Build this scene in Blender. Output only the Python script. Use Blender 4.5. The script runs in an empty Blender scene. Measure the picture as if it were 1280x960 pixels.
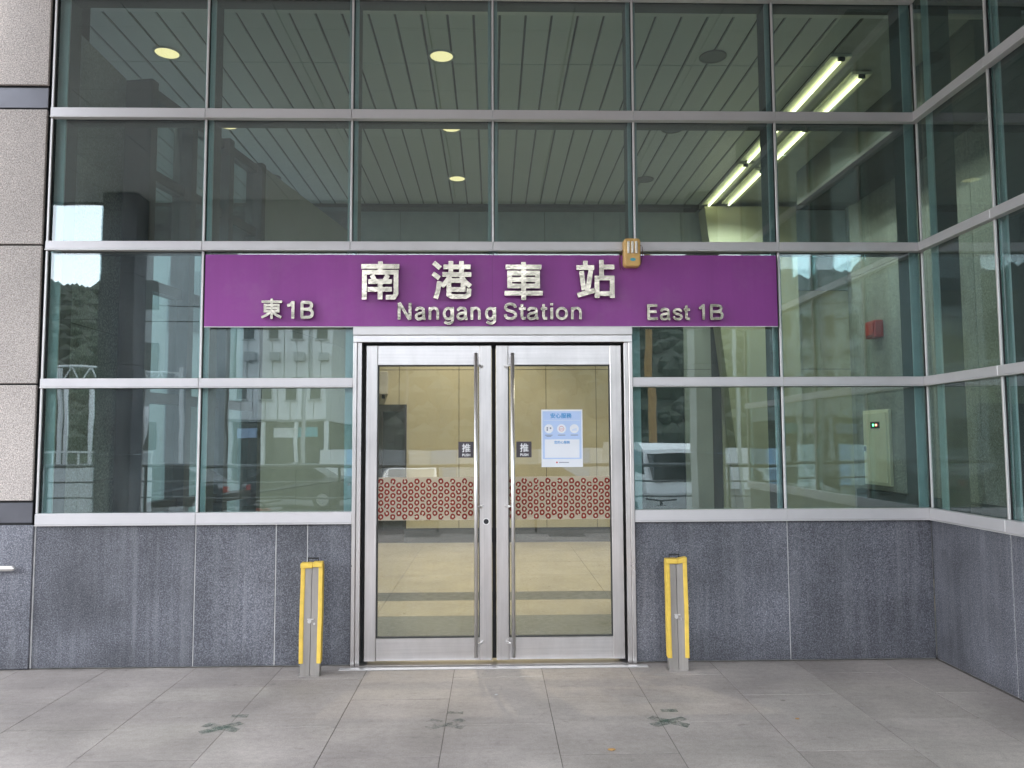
import bpy, bmesh, math, random
from mathutils import Vector, Matrix
random.seed(7)
R = math.radians
S = bpy.context.scene
COL = S.collection

# ------------------------------------------------------------------ camera
def aim(yaw, pitch, roll):
    f = Vector((math.sin(yaw)*math.cos(pitch), math.cos(yaw)*math.cos(pitch), math.sin(pitch)))
    r = Vector((math.cos(yaw), -math.sin(yaw), 0)); u = r.cross(f)
    c, s = math.cos(roll), math.sin(roll)
    r2 = c*r + s*u; u2 = c*u - s*r
    return Matrix((r2, u2, -f)).transposed()
cd = bpy.data.cameras.new('camera'); cam = bpy.data.objects.new('camera', cd); COL.objects.link(cam)
cd.sensor_fit = 'HORIZONTAL'; cd.sensor_width = 36; cd.lens = 27.53
cd.clip_start = 0.05; cd.clip_end = 2000
cam.matrix_world = Matrix.Translation((0, -5.374, 1.491)) @ aim(R(1.433), R(4.131), R(-0.253)).to_4x4()
S.camera = cam

# ------------------------------------------------------------------ sky, sun, exposure
SUN_EL, SUN_AZ = R(62), R(188)
W = bpy.data.worlds.new('World'); S.world = W; W.use_nodes = True
nt = W.node_tree; bg = nt.nodes['Background']
sky = nt.nodes.new('ShaderNodeTexSky'); sky.sky_type = 'NISHITA'; sky.sun_disc = False
sky.sun_elevation = SUN_EL; sky.sun_rotation = SUN_AZ; sky.air_density = 1.0; sky.dust_density = 0.5; sky.ozone_density = 1.0
hs = nt.nodes.new('ShaderNodeHueSaturation'); hs.inputs['Saturation'].default_value = 0.27
nt.links.new(sky.outputs[0], hs.inputs['Color']); nt.links.new(hs.outputs[0], bg.inputs['Color'])
bg.inputs['Strength'].default_value = 0.15
sl = bpy.data.lights.new('sun', 'SUN'); sl.energy = .6; sl.angle = R(25); sl.color = (1, .96, .9)
so = bpy.data.objects.new('sun', sl); COL.objects.link(so)
sd = Vector((math.sin(SUN_AZ)*math.cos(SUN_EL), math.cos(SUN_AZ)*math.cos(SUN_EL), math.sin(SUN_EL)))
so.rotation_euler = sd.to_track_quat('Z', 'Y').to_euler(); so.location = (0, -30, 40)
S.view_settings.view_transform = 'Standard'; S.view_settings.look = 'None'
S.view_settings.exposure = 2.82; S.view_settings.gamma = 1; S.view_settings.use_curve_mapping = False
S.render.engine = 'CYCLES'
try:
    S.cycles.use_denoising = True
    S.cycles.max_bounces = 10; S.cycles.transparent_max_bounces = 16; S.cycles.glossy_bounces = 5
    S.cycles.sample_clamp_indirect = 6; S.cycles.caustics_reflective = False
except Exception: pass

# ------------------------------------------------------------------ materials
MATS = {}
class N:
    """small node helper"""
    def __init__(s, name):
        m = bpy.data.materials.new(name); m.use_nodes = True; s.m = m; s.t = m.node_tree; s.t.nodes.clear()
        s.out = s.n('OutputMaterial'); MATS[name] = m
    def n(s, kind, **kw):
        x = s.t.nodes.new('ShaderNode'+kind)
        for k, v in kw.items():
            if k.startswith('_'): setattr(x, k[1:], v)
            else: x.inputs[k.replace('__', ' ')].default_value = v
        return x
    def l(s, a, b): s.t.links.new(a, b)
    def pos(s, scale=(1, 1, 1)):
        g = s.n('NewGeometry'); mp = s.n('Mapping'); mp.inputs['Scale'].default_value = scale
        s.l(g.outputs['Position'], mp.inputs['Vector']); return mp.outputs[0]
    def noise(s, scale, detail=3, rough=.5, vec=None, stretch=(1, 1, 1)):
        x = s.n('TexNoise', Scale=scale, Detail=detail, Roughness=rough)
        s.l(vec if vec else s.pos(stretch), x.inputs['Vector']); return x.outputs['Fac']
    def ramp(s, fac, stops):
        x = s.n('ValToRGB'); e = x.color_ramp.elements
        while len(e) < len(stops): e.new(.5)
        for el, (p, c) in zip(e, stops):
            el.position = p; el.color = (c, c, c, 1) if isinstance(c, (int, float)) else (*c, 1)
        s.l(fac, x.inputs[0]); return x.outputs[0]
    def mul(s, a, b, fac=1.0):
        x = s.n('MixRGB', Fac=fac); x.blend_type = 'MULTIPLY'; s.l(a, x.inputs[1]); s.l(b, x.inputs[2]); return x.outputs[0]
    def mix(s, fac, a, b):
        x = s.n('MixRGB')
        for v, i in ((fac, 0), (a, 1), (b, 2)):
            if isinstance(v, (int, float)): x.inputs[i].default_value = v
            elif isinstance(v, tuple): x.inputs[i].default_value = (*v, 1)
            else: s.l(v, x.inputs[i])
        return x.outputs[0]
    def bsdf(s, col=None, rough=.5, metal=0, bump=None, bstr=.2, bdist=.01, spec=.5, roughsock=None, coat=0):
        b = s.n('BsdfPrincipled', Roughness=rough, Metallic=metal)
        b.inputs['Specular IOR Level'].default_value = spec
        if coat: b.inputs['Coat Weight'].default_value = coat; b.inputs['Coat Roughness'].default_value = .15
        if isinstance(col, tuple): b.inputs['Base Color'].default_value = (*col, 1)
        elif col is not None: s.l(col, b.inputs['Base Color'])
        if roughsock is not None: s.l(roughsock, b.inputs['Roughness'])
        if bump is not None:
            bp = s.n('Bump', Strength=bstr, Distance=bdist); s.l(bump, bp.inputs['Height']); s.l(bp.outputs[0], b.inputs['Normal'])
        s.l(b.outputs[0], s.out.inputs['Surface']); return b

def plain(name, col, rough=.5, metal=0, spec=.5, var=.12, scale=6, coat=0):
    n = N(name); f = n.noise(scale, 4, .6)
    c = n.ramp(f, [(.3, tuple(v*(1-var) for v in col)), (.7, tuple(min(1, v*(1+var)) for v in col))])
    g = n.noise(scale*9, 3)
    rr = n.ramp(g, [(.3, max(.02, rough-.07)), (.7, min(1, rough+.07))])
    n.bsdf(c, rough, metal, spec=spec, roughsock=rr, coat=coat); return n.m

def granite(name, cols, grain=95, streak=.0, rough=.45, streakcol=(.42, .43, .48), blotch=.25, dirt=0):
    n = N(name)
    a = n.noise(grain, 4, .75); b = n.noise(grain*2.1, 2, .6)
    base = n.ramp(a, [(.33, cols[0]), (.47, cols[1]), (.56, cols[2]), (.68, cols[3])])
    fine = n.ramp(b, [(.35, .72), (.65, 1.25)])
    c = n.mul(base, fine)
    big = n.ramp(n.noise(1.7, 5, .6), [(.3, 1-blotch), (.7, 1+blotch)])
    c = n.mul(c, big)
    oi = n.n('ObjectInfo'); tone = n.ramp(oi.outputs['Random'], [(0, .86), (1, 1.12)]); c = n.mul(c, tone)
    if streak:
        st = n.noise(1.0, 4, .65, stretch=(11, 11, .45)); st2 = n.noise(.9, 3, .5, stretch=(1.3, 1.3, 1.1))
        sf = n.mul(n.ramp(st, [(.48, 0.), (.72, streak)]), n.ramp(st2, [(.35, .1), (.65, 1.)]))
        c = n.mix(sf, c, streakcol)
        s3 = n.mul(n.ramp(n.noise(1, 3, .6, stretch=(38, 38, .8)), [(.5, 0.), (.75, streak*.9)]), n.ramp(n.noise(1.6, 3, .5), [(.4, 0.), (.65, 1.)])); c = n.mix(s3, c, tuple(v*1.15 for v in streakcol))
        blot = n.ramp(n.noise(4.5, 5, .7), [(.62, 0.), (.72, .35)]); c = n.mix(blot, c, (.04, .04, .045))
    if dirt:
        g = n.n('NewGeometry'); sp = n.n('SeparateXYZ'); n.l(g.outputs['Position'], sp.inputs[0])
        ad = n.n('Math', _operation='ADD'); n.l(sp.outputs[2], ad.inputs[0])
        dn = n.n('Math', _operation='MULTIPLY'); n.l(n.noise(3.2, 4, .6), dn.inputs[0]); dn.inputs[1].default_value = .5
        n.l(dn.outputs[0], ad.inputs[1])
        d = n.ramp(ad.outputs[0], [(.2, dirt), (.42, 0.)])
        c = n.mix(d, c, (.03, .03, .032))
    n.bsdf(c, rough, bump=a, bstr=.12, bdist=.002); return n.m

# dark base granite, light pier granite, interior granite
granite('granite_dark', [(.036, .037, .046), (.088, .090, .107), (.148, .151, .172), (.27, .272, .292)], 125, .38, .55, (.27, .272, .29), .35, .35)
granite('granite_light', [(.17, .145, .13), (.38, .335, .305), (.52, .465, .425), (.66, .60, .555)], 120, .0, .6, blotch=.08)
granite('granite_inside', [(.09, .09, .088), (.2, .205, .2), (.3, .305, .295), (.44, .445, .43)], 60, .25, .4, (.4, .4, .38), .2)

n = N('paving')
oi = n.n('ObjectInfo')
base = n.ramp(oi.outputs['Random'], [(0, (.355, .318, .293)), (.35, (.382, .344, .317)), (.7, (.397, .358, .33)), (1, (.415, .376, .347))])
c = n.mul(base, n.ramp(n.noise(150, 3, .7), [(.3, .8), (.7, 1.18)]))
c = n.mul(c, n.ramp(n.noise(1.0, 5, .65, stretch=(3, 26, 1)), [(.3, .94), (.7, 1.05)]))
c = n.mul(c, n.ramp(n.noise(1.1, 6, .65), [(.3, .8), (.7, 1.15)]))
c = n.mul(c, n.ramp(n.noise(9, 5, .7), [(.27, .72), (.4, 1.0)]))
vo = n.n('TexVoronoi', Scale=2.6); n.l(n.pos(), vo.inputs['Vector'])
c = n.mix(n.ramp(vo.outputs['Distance'], [(.025, .5), (.045, 0.)]), c, (.12, .11, .10))
c = n.mul(c, n.ramp(n.noise(.55, 4, .6), [(.35, .84), (.62, 1.06)]))
c = n.mul(c, n.ramp(n.noise(26, 5, .75), [(.3, .86), (.6, 1.05)]))
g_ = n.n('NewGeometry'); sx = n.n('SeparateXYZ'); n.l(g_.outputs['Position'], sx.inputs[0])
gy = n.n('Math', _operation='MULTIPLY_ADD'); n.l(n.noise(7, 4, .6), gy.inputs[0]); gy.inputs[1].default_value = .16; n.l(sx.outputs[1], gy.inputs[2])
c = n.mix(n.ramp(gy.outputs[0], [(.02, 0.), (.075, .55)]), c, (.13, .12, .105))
sc = n.ramp(n.noise(5.5, 6, .8, stretch=(1, 4, 1)), [(.66, 0.), (.74, .45)]); c = n.mix(sc, c, (.36, .34, .31))
rr = n.ramp(n.noise(2.2, 4, .6), [(.35, .5), (.65, .75)])
n.bsdf(c, .6, roughsock=rr, bump=n.noise(120, 4, .7), bstr=.12, bdist=.002, spec=.35)
n = N('paving_joint'); n.bsdf(n.ramp(n.noise(30, 4), [(.3, (.11, .098, .088)), (.7, (.19, .172, .155))]), .9)
plain('sealant', (.52, .51, .5), .7, var=.25, scale=14)

def metal(name, col, rough, stretch=(60, 60, 1.2), var=.08, m=1.0, smear=.0, bstr=.03):
    n = N(name)
    st = n.noise(1.0, 4, .6, stretch=stretch); big = n.noise(2.3, 4, .6)
    c = n.ramp(st, [(.3, tuple(v*(1-var) for v in col)), (.7, tuple(min(1, v*(1+var)) for v in col))])
    if smear:
        c = n.mul(c, n.ramp(n.noise(3.2, 5, .7, stretch=(2.2, 2.2, .7)), [(.3, 1-smear), (.62, 1.0)]))
    rr = n.ramp(big, [(.3, rough-.06), (.7, rough+.08)])
    b = n.bsdf(c, rough, m, roughsock=rr, bump=st, bstr=bstr, bdist=.001 if bstr < .1 else .006); return n.m
metal('steel', (.63, .60, .585), .32, smear=.13)
metal('steel_h', (.66, .635, .625), .34, stretch=(1.2, 60, 60), smear=.12)
metal('steel_tube', (.78, .76, .74), .34, var=.04)
metal('letter_steel', (.40, .365, .305), .2, stretch=(11, 11, 11), var=.22, smear=.3, bstr=.5)
plain('aluminium', (.60, .58, .585), .42, .35, var=.05, scale=2)
plain('aluminium_cap', (.68, .66, .65), .38, .35, var=.05, scale=3)
plain('metal_band', (.125, .125, .14), .4, .5, var=.08, scale=2)
plain('gasket', (.012, .012, .013), .7)
plain('mullion_inside', (.58, .60, .59), .5, .2, var=.06)
plain('frame_dark', (.035, .038, .038), .5, .2)
n = N('purple'); c = n.ramp(n.noise(.8, 3), [(.3, (.255, .050, .265)), (.7, (.30, .060, .305))])
c = n.mul(c, n.ramp(n.noise(1, 4, .6, stretch=(9, 9, .8)), [(.3, .93), (.7, 1.05)])); c = n.mix(n.ramp(n.noise(3, 5, .7), [(.5, 0.), (.8, .12)]), c, (.45, .36, .44))
n.bsdf(c, .42, spec=.35)
plain('purple_edge', (.13, .03, .14), .4)
plain('yellow_pad', (.78, .53, .085), .6, var=.1, scale=18)
metal('post_steel', (.40, .37, .34), .45, smear=.2, m=.6)
plain('black_rubber', (.02, .02, .022), .65)
plain('beige_wall', (.54, .505, .37), .55, var=.05, scale=1.5)
plain('dark_skirting', (.035, .042, .05), .35)
plain('ceiling_white', (.58, .59, .58), .45, .15, var=.04, scale=1)
plain('ceiling_gap', (.03, .03, .03), .8)
plain('tray_glow_tint', (.75, .74, .60), .4, var=.03)  # yellowish tint stands in for the tube glow on the tray
plain('neighbour_wall', (.16, .17, .175), .7)
plain('upper_wall', (.46, .50, .52), .7, var=.08)
plain('side_wall', (.28, .29, .28), .6, var=.1, scale=1.4)
plain('plaster', (.45, .45, .42), .7)
plain('concrete', (.36, .36, .35), .75, var=.12, scale=2)
plain('soffit', (.82, .82, .80), .6, var=.06, scale=1)
plain('floor_beige', (.33, .30, .225), .34, var=.14, scale=2.4)
plain('floor_grey', (.15, .16, .145), .35, var=.14, scale=2.4)
plain('floor_dark', (.095, .10, .09), .35, var=.08, scale=1.4)
plain('cabinet', (.80, .78, .64), .5, var=.04)
plain('fire_red', (.38, .03, .03), .4)
plain('asphalt', (.055, .055, .058), .85, var=.2, scale=3)
plain('car_white', (.75, .75, .75), .25, coat=.5, var=.02)
plain('car_dark', (.03, .032, .038), .25, coat=.5, var=.02)
plain('car_red', (.35, .03, .03), .25, coat=.5, var=.02)
plain('car_glass', (.015, .018, .02), .08, var=.02)
plain('tyre', (.015, .015, .015), .8)
plain('siding', (.78, .79, .80), .6, var=.05, scale=.8)
plain('siding_grey', (.42, .44, .45), .7, var=.08, scale=.6)
plain('window_dark', (.04, .05, .055), .15)
plain('timber', (.42, .24, .08), .7, var=.2)
plain('railing_steel', (.10, .105, .11), .4, .4)
plain('paper', (.78, .80, .84), .6, var=.02)
plain('poster_blue', (.47, .60, .85), .6, var=.02)
plain('ink_blue', (.06, .30, .62), .6)
plain('ink_grey', (.22, .24, .30), .6)
plain('ink_red', (.60, .08, .07), .6)
plain('sticker_dark', (.055, .045, .055), .5)
plain('ink_white', (.8, .8, .8), .6)
plain('film_print', (.17, .018, .012), .6, spec=.2, var=.15, scale=9)
plain('film_print_light', (.60, .50, .44), .5)
plain('lamp_plastic', (.70, .43, .14), .45, var=.1, scale=18)
plain('lamp_lens', (.82, .78, .68), .3)
plain('label_teal', (.08, .42, .5), .5)
plain('wire', (.10, .035, .03), .6)
plain('downlight_ring', (.5, .5, .47), .4)
plain('downlight_off', (.1, .1, .1), .4)
n = N('tape_green'); tr = n.n('BsdfTransparent'); b = n.n('BsdfPrincipled', Roughness=.7); b.inputs['Base Color'].default_value = (.10, .165, .13, 1)
mx = n.n('MixShader'); n.l(n.ramp(n.noise(16, 5, .75), [(.4, .04), (.68, .46)]), mx.inputs[0]); n.l(tr.outputs[0], mx.inputs[1]); n.l(b.outputs[0], mx.inputs[2]); n.l(mx.outputs[0], n.out.inputs['Surface'])
n = N('tape_faint'); tr = n.n('BsdfTransparent'); b = n.n('BsdfPrincipled', Roughness=.7); b.inputs['Base Color'].default_value = (.17, .21, .185, 1)
mx = n.n('MixShader'); n.l(n.ramp(n.noise(14, 5, .75), [(.45, 0.), (.66, .32)]), mx.inputs[0]); n.l(tr.outputs[0], mx.inputs[1]); n.l(b.outputs[0], mx.inputs[2]); n.l(mx.outputs[0], n.out.inputs['Surface'])
n = N('film_base'); tr = n.n('BsdfTransparent'); tr.inputs[0].default_value = (.9, .86, .8, 1); b = n.n('BsdfPrincipled', Roughness=.5); b.inputs['Base Color'].default_value = (.60, .53, .42, 1)
mx = n.n('MixShader', Fac=.5); n.l(tr.outputs[0], mx.inputs[1]); n.l(b.outputs[0], mx.inputs[2]); n.l(mx.outputs[0], n.out.inputs['Surface'])

def emit(name, col, st):
    n = N(name); e = n.n('Emission', Strength=st); e.inputs[0].default_value = (*col, 1); n.l(e.outputs[0], n.out.inputs['Surface'])
emit('lamp_warm', (1, .70, .34), .30)
emit('tube_glow', (1, .86, .46), 1.1)
emit('led_green', (.1, 1, .3), 2.5)
emit('led_red', (1, .15, .1), 2.5)

def glass(name, tint, r0, wav=.0036, dust_haze=.045):
    """thin pane: each face lets tinted light through and mirrors the rest (Schlick)"""
    n = N(name)
    g = n.n('NewGeometry'); d = n.n('VectorMath', _operation='DOT_PRODUCT'); n.l(g.outputs['Incoming'], d.inputs[0]); n.l(g.outputs['Normal'], d.inputs[1])
    a = n.n('Math', _operation='ABSOLUTE'); n.l(d.outputs['Value'], a.inputs[0])
    o = n.n('Math', _operation='SUBTRACT'); o.inputs[0].default_value = 1; n.l(a.outputs[0], o.inputs[1])
    p = n.n('Math', _operation='POWER'); n.l(o.outputs[0], p.inputs[0]); p.inputs[1].default_value = 5
    q = n.n('Math', _operation='MULTIPLY_ADD'); n.l(p.outputs[0], q.inputs[0]); q.inputs[1].default_value = 1-r0; q.inputs[2].default_value = r0
    tr = n.n('BsdfTransparent'); tr.inputs[0].default_value = (*tint, 1)
    gl = n.n('BsdfGlossy', Roughness=.0); gl.inputs[0].default_value = (.93, .98, 1, 1)
    bp = n.n('Bump', Strength=.25, Distance=wav); n.l(n.noise(1.6, 2, .4), bp.inputs['Height']); n.l(bp.outputs[0], gl.inputs['Normal'])
    mx = n.n('MixShader'); n.l(q.outputs[0], mx.inputs[0]); n.l(tr.outputs[0], mx.inputs[1]); n.l(gl.outputs[0], mx.inputs[2])
    df = n.n('BsdfDiffuse'); df.inputs[0].default_value = (.6, .6, .57, 1); m2 = n.n('MixShader')
    n.l(n.ramp(n.noise(1, 6, .7, stretch=(5, 5, 1.6)), [(.35, .006), (.75, dust_haze)]), m2.inputs[0]); n.l(mx.outputs[0], m2.inputs[1]); n.l(df.outputs[0], m2.inputs[2]); n.l(m2.outputs[0], n.out.inputs['Surface'])  # streaky dust layer, also a pale haze painted over the dark panes
glass('glass_tinted', (.71, .835, .83), .10)
glass('glass_door', (.95, .955, .92), .06, .003)
glass('glass_inner', (.80, .87, .87), .05)

n = N('foliage'); f = n.noise(.9, 6, .7)
c = n.ramp(f, [(.3, (.008, .014, .008)), (.5, (.02, .033, .018)), (.7, (.045, .065, .032))])
n.bsdf(c, .8, bump=f, bstr=.8, bdist=.5)

# ------------------------------------------------------------------ mesh helpers
LOC = {}
def box(bm, x0, x1, y0, y1, z0, z1, bev=0, seg=1):
    if not bev:
        v = [bm.verts.new((x, y, z)) for z in (z0, z1) for y in (y0, y1) for x in (x0, x1)]
        for f in ((0, 2, 3, 1), (4, 5, 7, 6), (0, 1, 5, 4), (2, 6, 7, 3), (0, 4, 6, 2), (1, 3, 7, 5)): bm.faces.new([v[i] for i in f])
        return v
    t = bmesh.new(); box(t, x0, x1, y0, y1, z0, z1)
    bmesh.ops.bevel(t, geom=t.edges[:], offset=bev, segments=seg, affect='EDGES', profile=.5)
    merge(bm, t); t.free()
def merge(bm, t, M=None):
    mp = {}
    for v in t.verts: mp[v] = bm.verts.new(M @ v.co if M else v.co)
    for f in t.faces:
        try: bm.faces.new([mp[v] for v in f.verts])
        except ValueError: pass
def tube(bm, pts, r, seg=10, cap=True):
    """round bar along points"""
    pts = [Vector(p) for p in pts]; rings = []
    for i, p in enumerate(pts):
        d = (pts[min(i+1, len(pts)-1)] - pts[max(i-1, 0)]).normalized()
        a = d.orthogonal().normalized() if abs(d.z) < .9 else Vector((1, 0, 0)); a = (a - d*a.dot(d)).normalized(); b = d.cross(a)
        rr = r[i] if isinstance(r, (list, tuple)) else r
        rings.append([bm.verts.new(p + a*rr*math.cos(2*math.pi*k/seg) + b*rr*math.sin(2*math.pi*k/seg)) for k in range(seg)])
    for A, B in zip(rings, rings[1:]):
        for k in range(seg): bm.faces.new((A[k], A[(k+1) % seg], B[(k+1) % seg], B[k]))
    if cap: bm.faces.new(rings[0][::-1]); bm.faces.new(rings[-1])
def prism(bm, pts, f0, f1):
    """extrude a 2-D outline: f0/f1 map (a,b) to 3-D front and back"""
    A = [bm.verts.new(f0(*p)) for p in pts]; B = [bm.verts.new(f1(*p)) for p in pts]
    bm.faces.new(A); bm.faces.new(B[::-1])
    for i in range(len(pts)):
        j = (i+1) % len(pts); bm.faces.new((A[j], A[i], B[i], B[j]))
def disc(bm, cx, cy, cz, r, axis='z', seg=24, r2=None):
    def P(a, rr):
        u, v = rr*math.cos(a), rr*math.sin(a)
        return (cx+u, cy+v, cz) if axis == 'z' else (cx+u, cy, cz+v)
    o = [bm.verts.new(P(2*math.pi*k/seg, r)) for k in range(seg)]
    if r2 is None: bm.faces.new(o); return
    i = [bm.verts.new(P(2*math.pi*k/seg, r2)) for k in range(seg)]
    for k in range(seg): bm.faces.new((o[k], o[(k+1) % seg], i[(k+1) % seg], i[k]))
def obj(name, bm, mat, parent=None, smooth=False, label=None, cat=None, group=None, kind=None, loc=None):
    """link a bmesh drawn in world coordinates as one object; loc = its own origin"""
    base = Vector(loc) if loc is not None else (LOC.get(parent.name, Vector()) if parent else Vector())
    wl = base
    bmesh.ops.recalc_face_normals(bm, faces=bm.faces[:])
    if wl.length: bmesh.ops.translate(bm, verts=bm.verts[:], vec=-wl)
    me = bpy.data.meshes.new(name); bm.to_mesh(me); bm.free()
    me.materials.append(MATS[mat] if isinstance(mat, str) else mat)
    if smooth:
        for p in me.polygons: p.use_smooth = True
    o = bpy.data.objects.new(name, me); COL.objects.link(o)
    pl = LOC.get(parent.name, Vector()) if parent else Vector()
    if parent: o.parent = parent
    o.location = wl - pl; LOC[o.name] = wl
    tag(o, label, cat, group, kind); return o
def tag(o, label=None, cat=None, group=None, kind=None):
    for k, v in (('label', label), ('category', cat), ('group', group), ('kind', kind)):
        if v: o[k] = v
    return o
def thing(name, loc, label, cat, group=None):
    o = bpy.data.objects.new(name, None); COL.objects.link(o); o.location = loc; o.empty_display_size = .1; LOC[o.name] = Vector(loc)
    return tag(o, label, cat, group)
def bxo(name, dims, mat, parent=None, bev=0, **kw):
    bm = bmesh.new(); box(bm, *dims, bev=bev); return obj(name, bm, mat, parent, **kw)
def copy_tree(o, parent=None):
    c = o.copy(); COL.objects.link(c); c.parent = parent
    for ch in list(o.children): copy_tree(ch, c)
    return c
def text_mesh(body, h):
    """flat print from the built-in font, h high, centred on the origin in x/z"""
    cu = bpy.data.curves.new('print', 'FONT'); cu.body = body; cu.resolution_u = 3
    o = bpy.data.objects.new('print', cu); COL.objects.link(o); bpy.context.view_layer.update()
    dg = bpy.context.evaluated_depsgraph_get(); me = bpy.data.meshes.new_from_object(o.evaluated_get(dg))
    bpy.data.objects.remove(o); bm = bmesh.new(); bm.from_mesh(me); bpy.data.meshes.remove(me)
    xs = [v.co.x for v in bm.verts]; ys = [v.co.y for v in bm.verts]
    s = h/(max(ys)-min(ys)); cx, cy = (max(xs)+min(xs))/2, (max(ys)+min(ys))/2
    for v in bm.verts: v.co = Vector(((v.co.x-cx)*s, 0, (v.co.y-cy)*s))
    return bm
def print_text(name, body, h, x, y, z, mat, parent, bold=0):
    src = text_mesh(body, h); bm = bmesh.new()
    for k, (dx, dz) in enumerate([(0, 0)] if not bold else [(-bold, 0), (bold, 0), (0, bold), (0, -bold)]):
        merge(bm, src, Matrix.Translation((x+dx, y-.00015*k, z+dz)))
    src.free(); return obj(name, bm, mat, parent)

# ------------------------------------------------------------------ setting: ground, pavement, road
bxo('ground', (-400, 400, -400, 400, -1.1, -.72), 'asphalt', kind='structure')
bxo('road', (-120, 120, -27, -9.2, -.72, -.70), 'asphalt', kind='structure')
pav = bxo('pavement', (-9, 9, -7.9, .0, -.72, -.0018), 'paving_joint', kind='structure')
XJ = [-2.535 + .5705*k for k in range(-6, 11)]
slabs = {}
for i in range(len(XJ)-1):
    x0, x1 = XJ[i], min(XJ[i+1], 3.0)
    if x1-x0 < .05: continue
    A = (i % 2 == 0)
    ys = [-.30-.83*k for k in range(-1, 9)] if A else [-.71-.83*k for k in range(-1, 9)]
    for k in range(len(ys)-1):
        t = min(ys[k], -.004); b = ys[k+1]
        if t-b < .03 or b < -7.9: continue
        key = (round(x1-x0, 3), round(t-b, 3))
        if key not in slabs:
            w, d = x1-x0-.004, t-b-.007
            bm = bmesh.new(); box(bm, -w/2, w/2, -d/2, d/2, -.01, 0)
            o = obj('paving_slab', bm, 'paving', pav); slabs[key] = o
        else:
            o = slabs[key].copy(); COL.objects.link(o)
        o.location = ((x0+x1)/2, (t+b)/2, random.uniform(-.0006, .0006))

# ------------------------------------------------------------------ front glass wall
XM = [-3.045, -1.986, -.976, .007, .998, 2.003, 3.025]
ZT = [4.652, 3.766, 2.832, 1.889, .978]            # transom centres, top to bottom
HT = [.037, .035, .032, .032, .040]                # half heights
DL, DR = -.947, .961
fac = thing('front_glass_wall', (0, 0, .94), 'green tinted glass wall with silver transoms above the dark granite base', 'glass wall')
def transom(p, x0, x1, zc, h, y0=-.045):
    o = bxo('transom', (x0+.0008, x1-.0008, y0, -.002, zc-h+.006, zc+h), 'aluminium', p, bev=.003)
    bxo('drip_lip', (x0+.0008, x1-.0008, y0-.006, -.003, zc-h, zc-h+.0055), 'aluminium_cap', o)
for k in range(6):
    for j in range(5):
        x0, x1 = XM[k], XM[k+1]
        if j >= 3:
            if k in (2, 3): continue
            if k == 1: x1 = DL
            if k == 4: x0 = DR
        transom(fac, x0, x1, ZT[j], HT[j])
def mullion(p, x, z0, z1):
    m_ = bxo('inner_mullion', (x-.034, x+.034, .034, .048, z0, z1), 'mullion_inside', p, bev=.002)
    bxo('mullion_web', (x-.033, x+.033, .0485, .19, z0, z1-.001), 'frame_dark', m_)  # web coloured dark to stand for shade on the mullion sides
for k, x in enumerate(XM):                         # thin outer caps and deep inner mullions
    for j in range(4):
        if j >= 2 and k in (2, 3, 4): continue
        z1 = ZT[j]-HT[j]-.001; z0 = ZT[j+1]+HT[j+1]+.001
        bxo('gasket', (x-.012, x+.012, -.008, -.001, z0, z1), 'gasket', fac)
        bxo('mullion_cap', (x-.0075, x+.0075, -.022, -.0082, z0, z1), 'aluminium_cap', fac, bev=.002)
    if k in (2, 3, 4): z0 = 2.30
    else: z0 = .0
    xi = x + (.035 if k == 0 else -.03 if k == 6 else 0)
    mullion(fac, xi, z0, 5.0)
for x in (DL-.035, DR+.035): mullion(fac, x, 0, 2.297)
for j in range(5):
    segs = [(XM[0], XM[6])] if j < 3 else [(XM[0], DL), (DR, XM[6])]
    for a, b in segs: bxo('inner_transom', (a+.07, b-.07, .036, .15, ZT[j]-.028, ZT[j]+.028), 'frame_dark', fac)
def pane(p, x0, x1, z0, z1, mat='glass_tinted', tilt=.0022, y=.012):
    bm = bmesh.new(); cx, cz = (x0+x1)/2, (z0+z1)/2
    box(bm, x0-cx, x1-cx, -.010, .010, z0-cz, z1-cz)
    M = Matrix.Translation((cx, y, cz)) @ Matrix.Rotation(random.uniform(-tilt, tilt), 4, 'X') @ Matrix.Rotation(random.uniform(-tilt, tilt), 4, 'Z')
    bmesh.ops.transform(bm, matrix=M, verts=bm.verts[:]); return obj('pane', bm, mat, p)
for k in range(6):
    for j in range(4):
        x0, x1 = XM[k]+.004, XM[k+1]-.004; z1 = ZT[j]-.012; z0 = ZT[j+1]+.012
        if k in (2, 3):
            if j == 3: continue
            if j == 2: z0 = 2.3
        if j >= 2:
            if k == 1: x1 = DL-.004
            if k == 4: x0 = DR+.004
        pane(fac, x0, x1, z0, z1)
bxo('upper_band', (-3.045, 3.05, -.03, .2, 4.69, 5.46), 'metal_band', fac)

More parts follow.
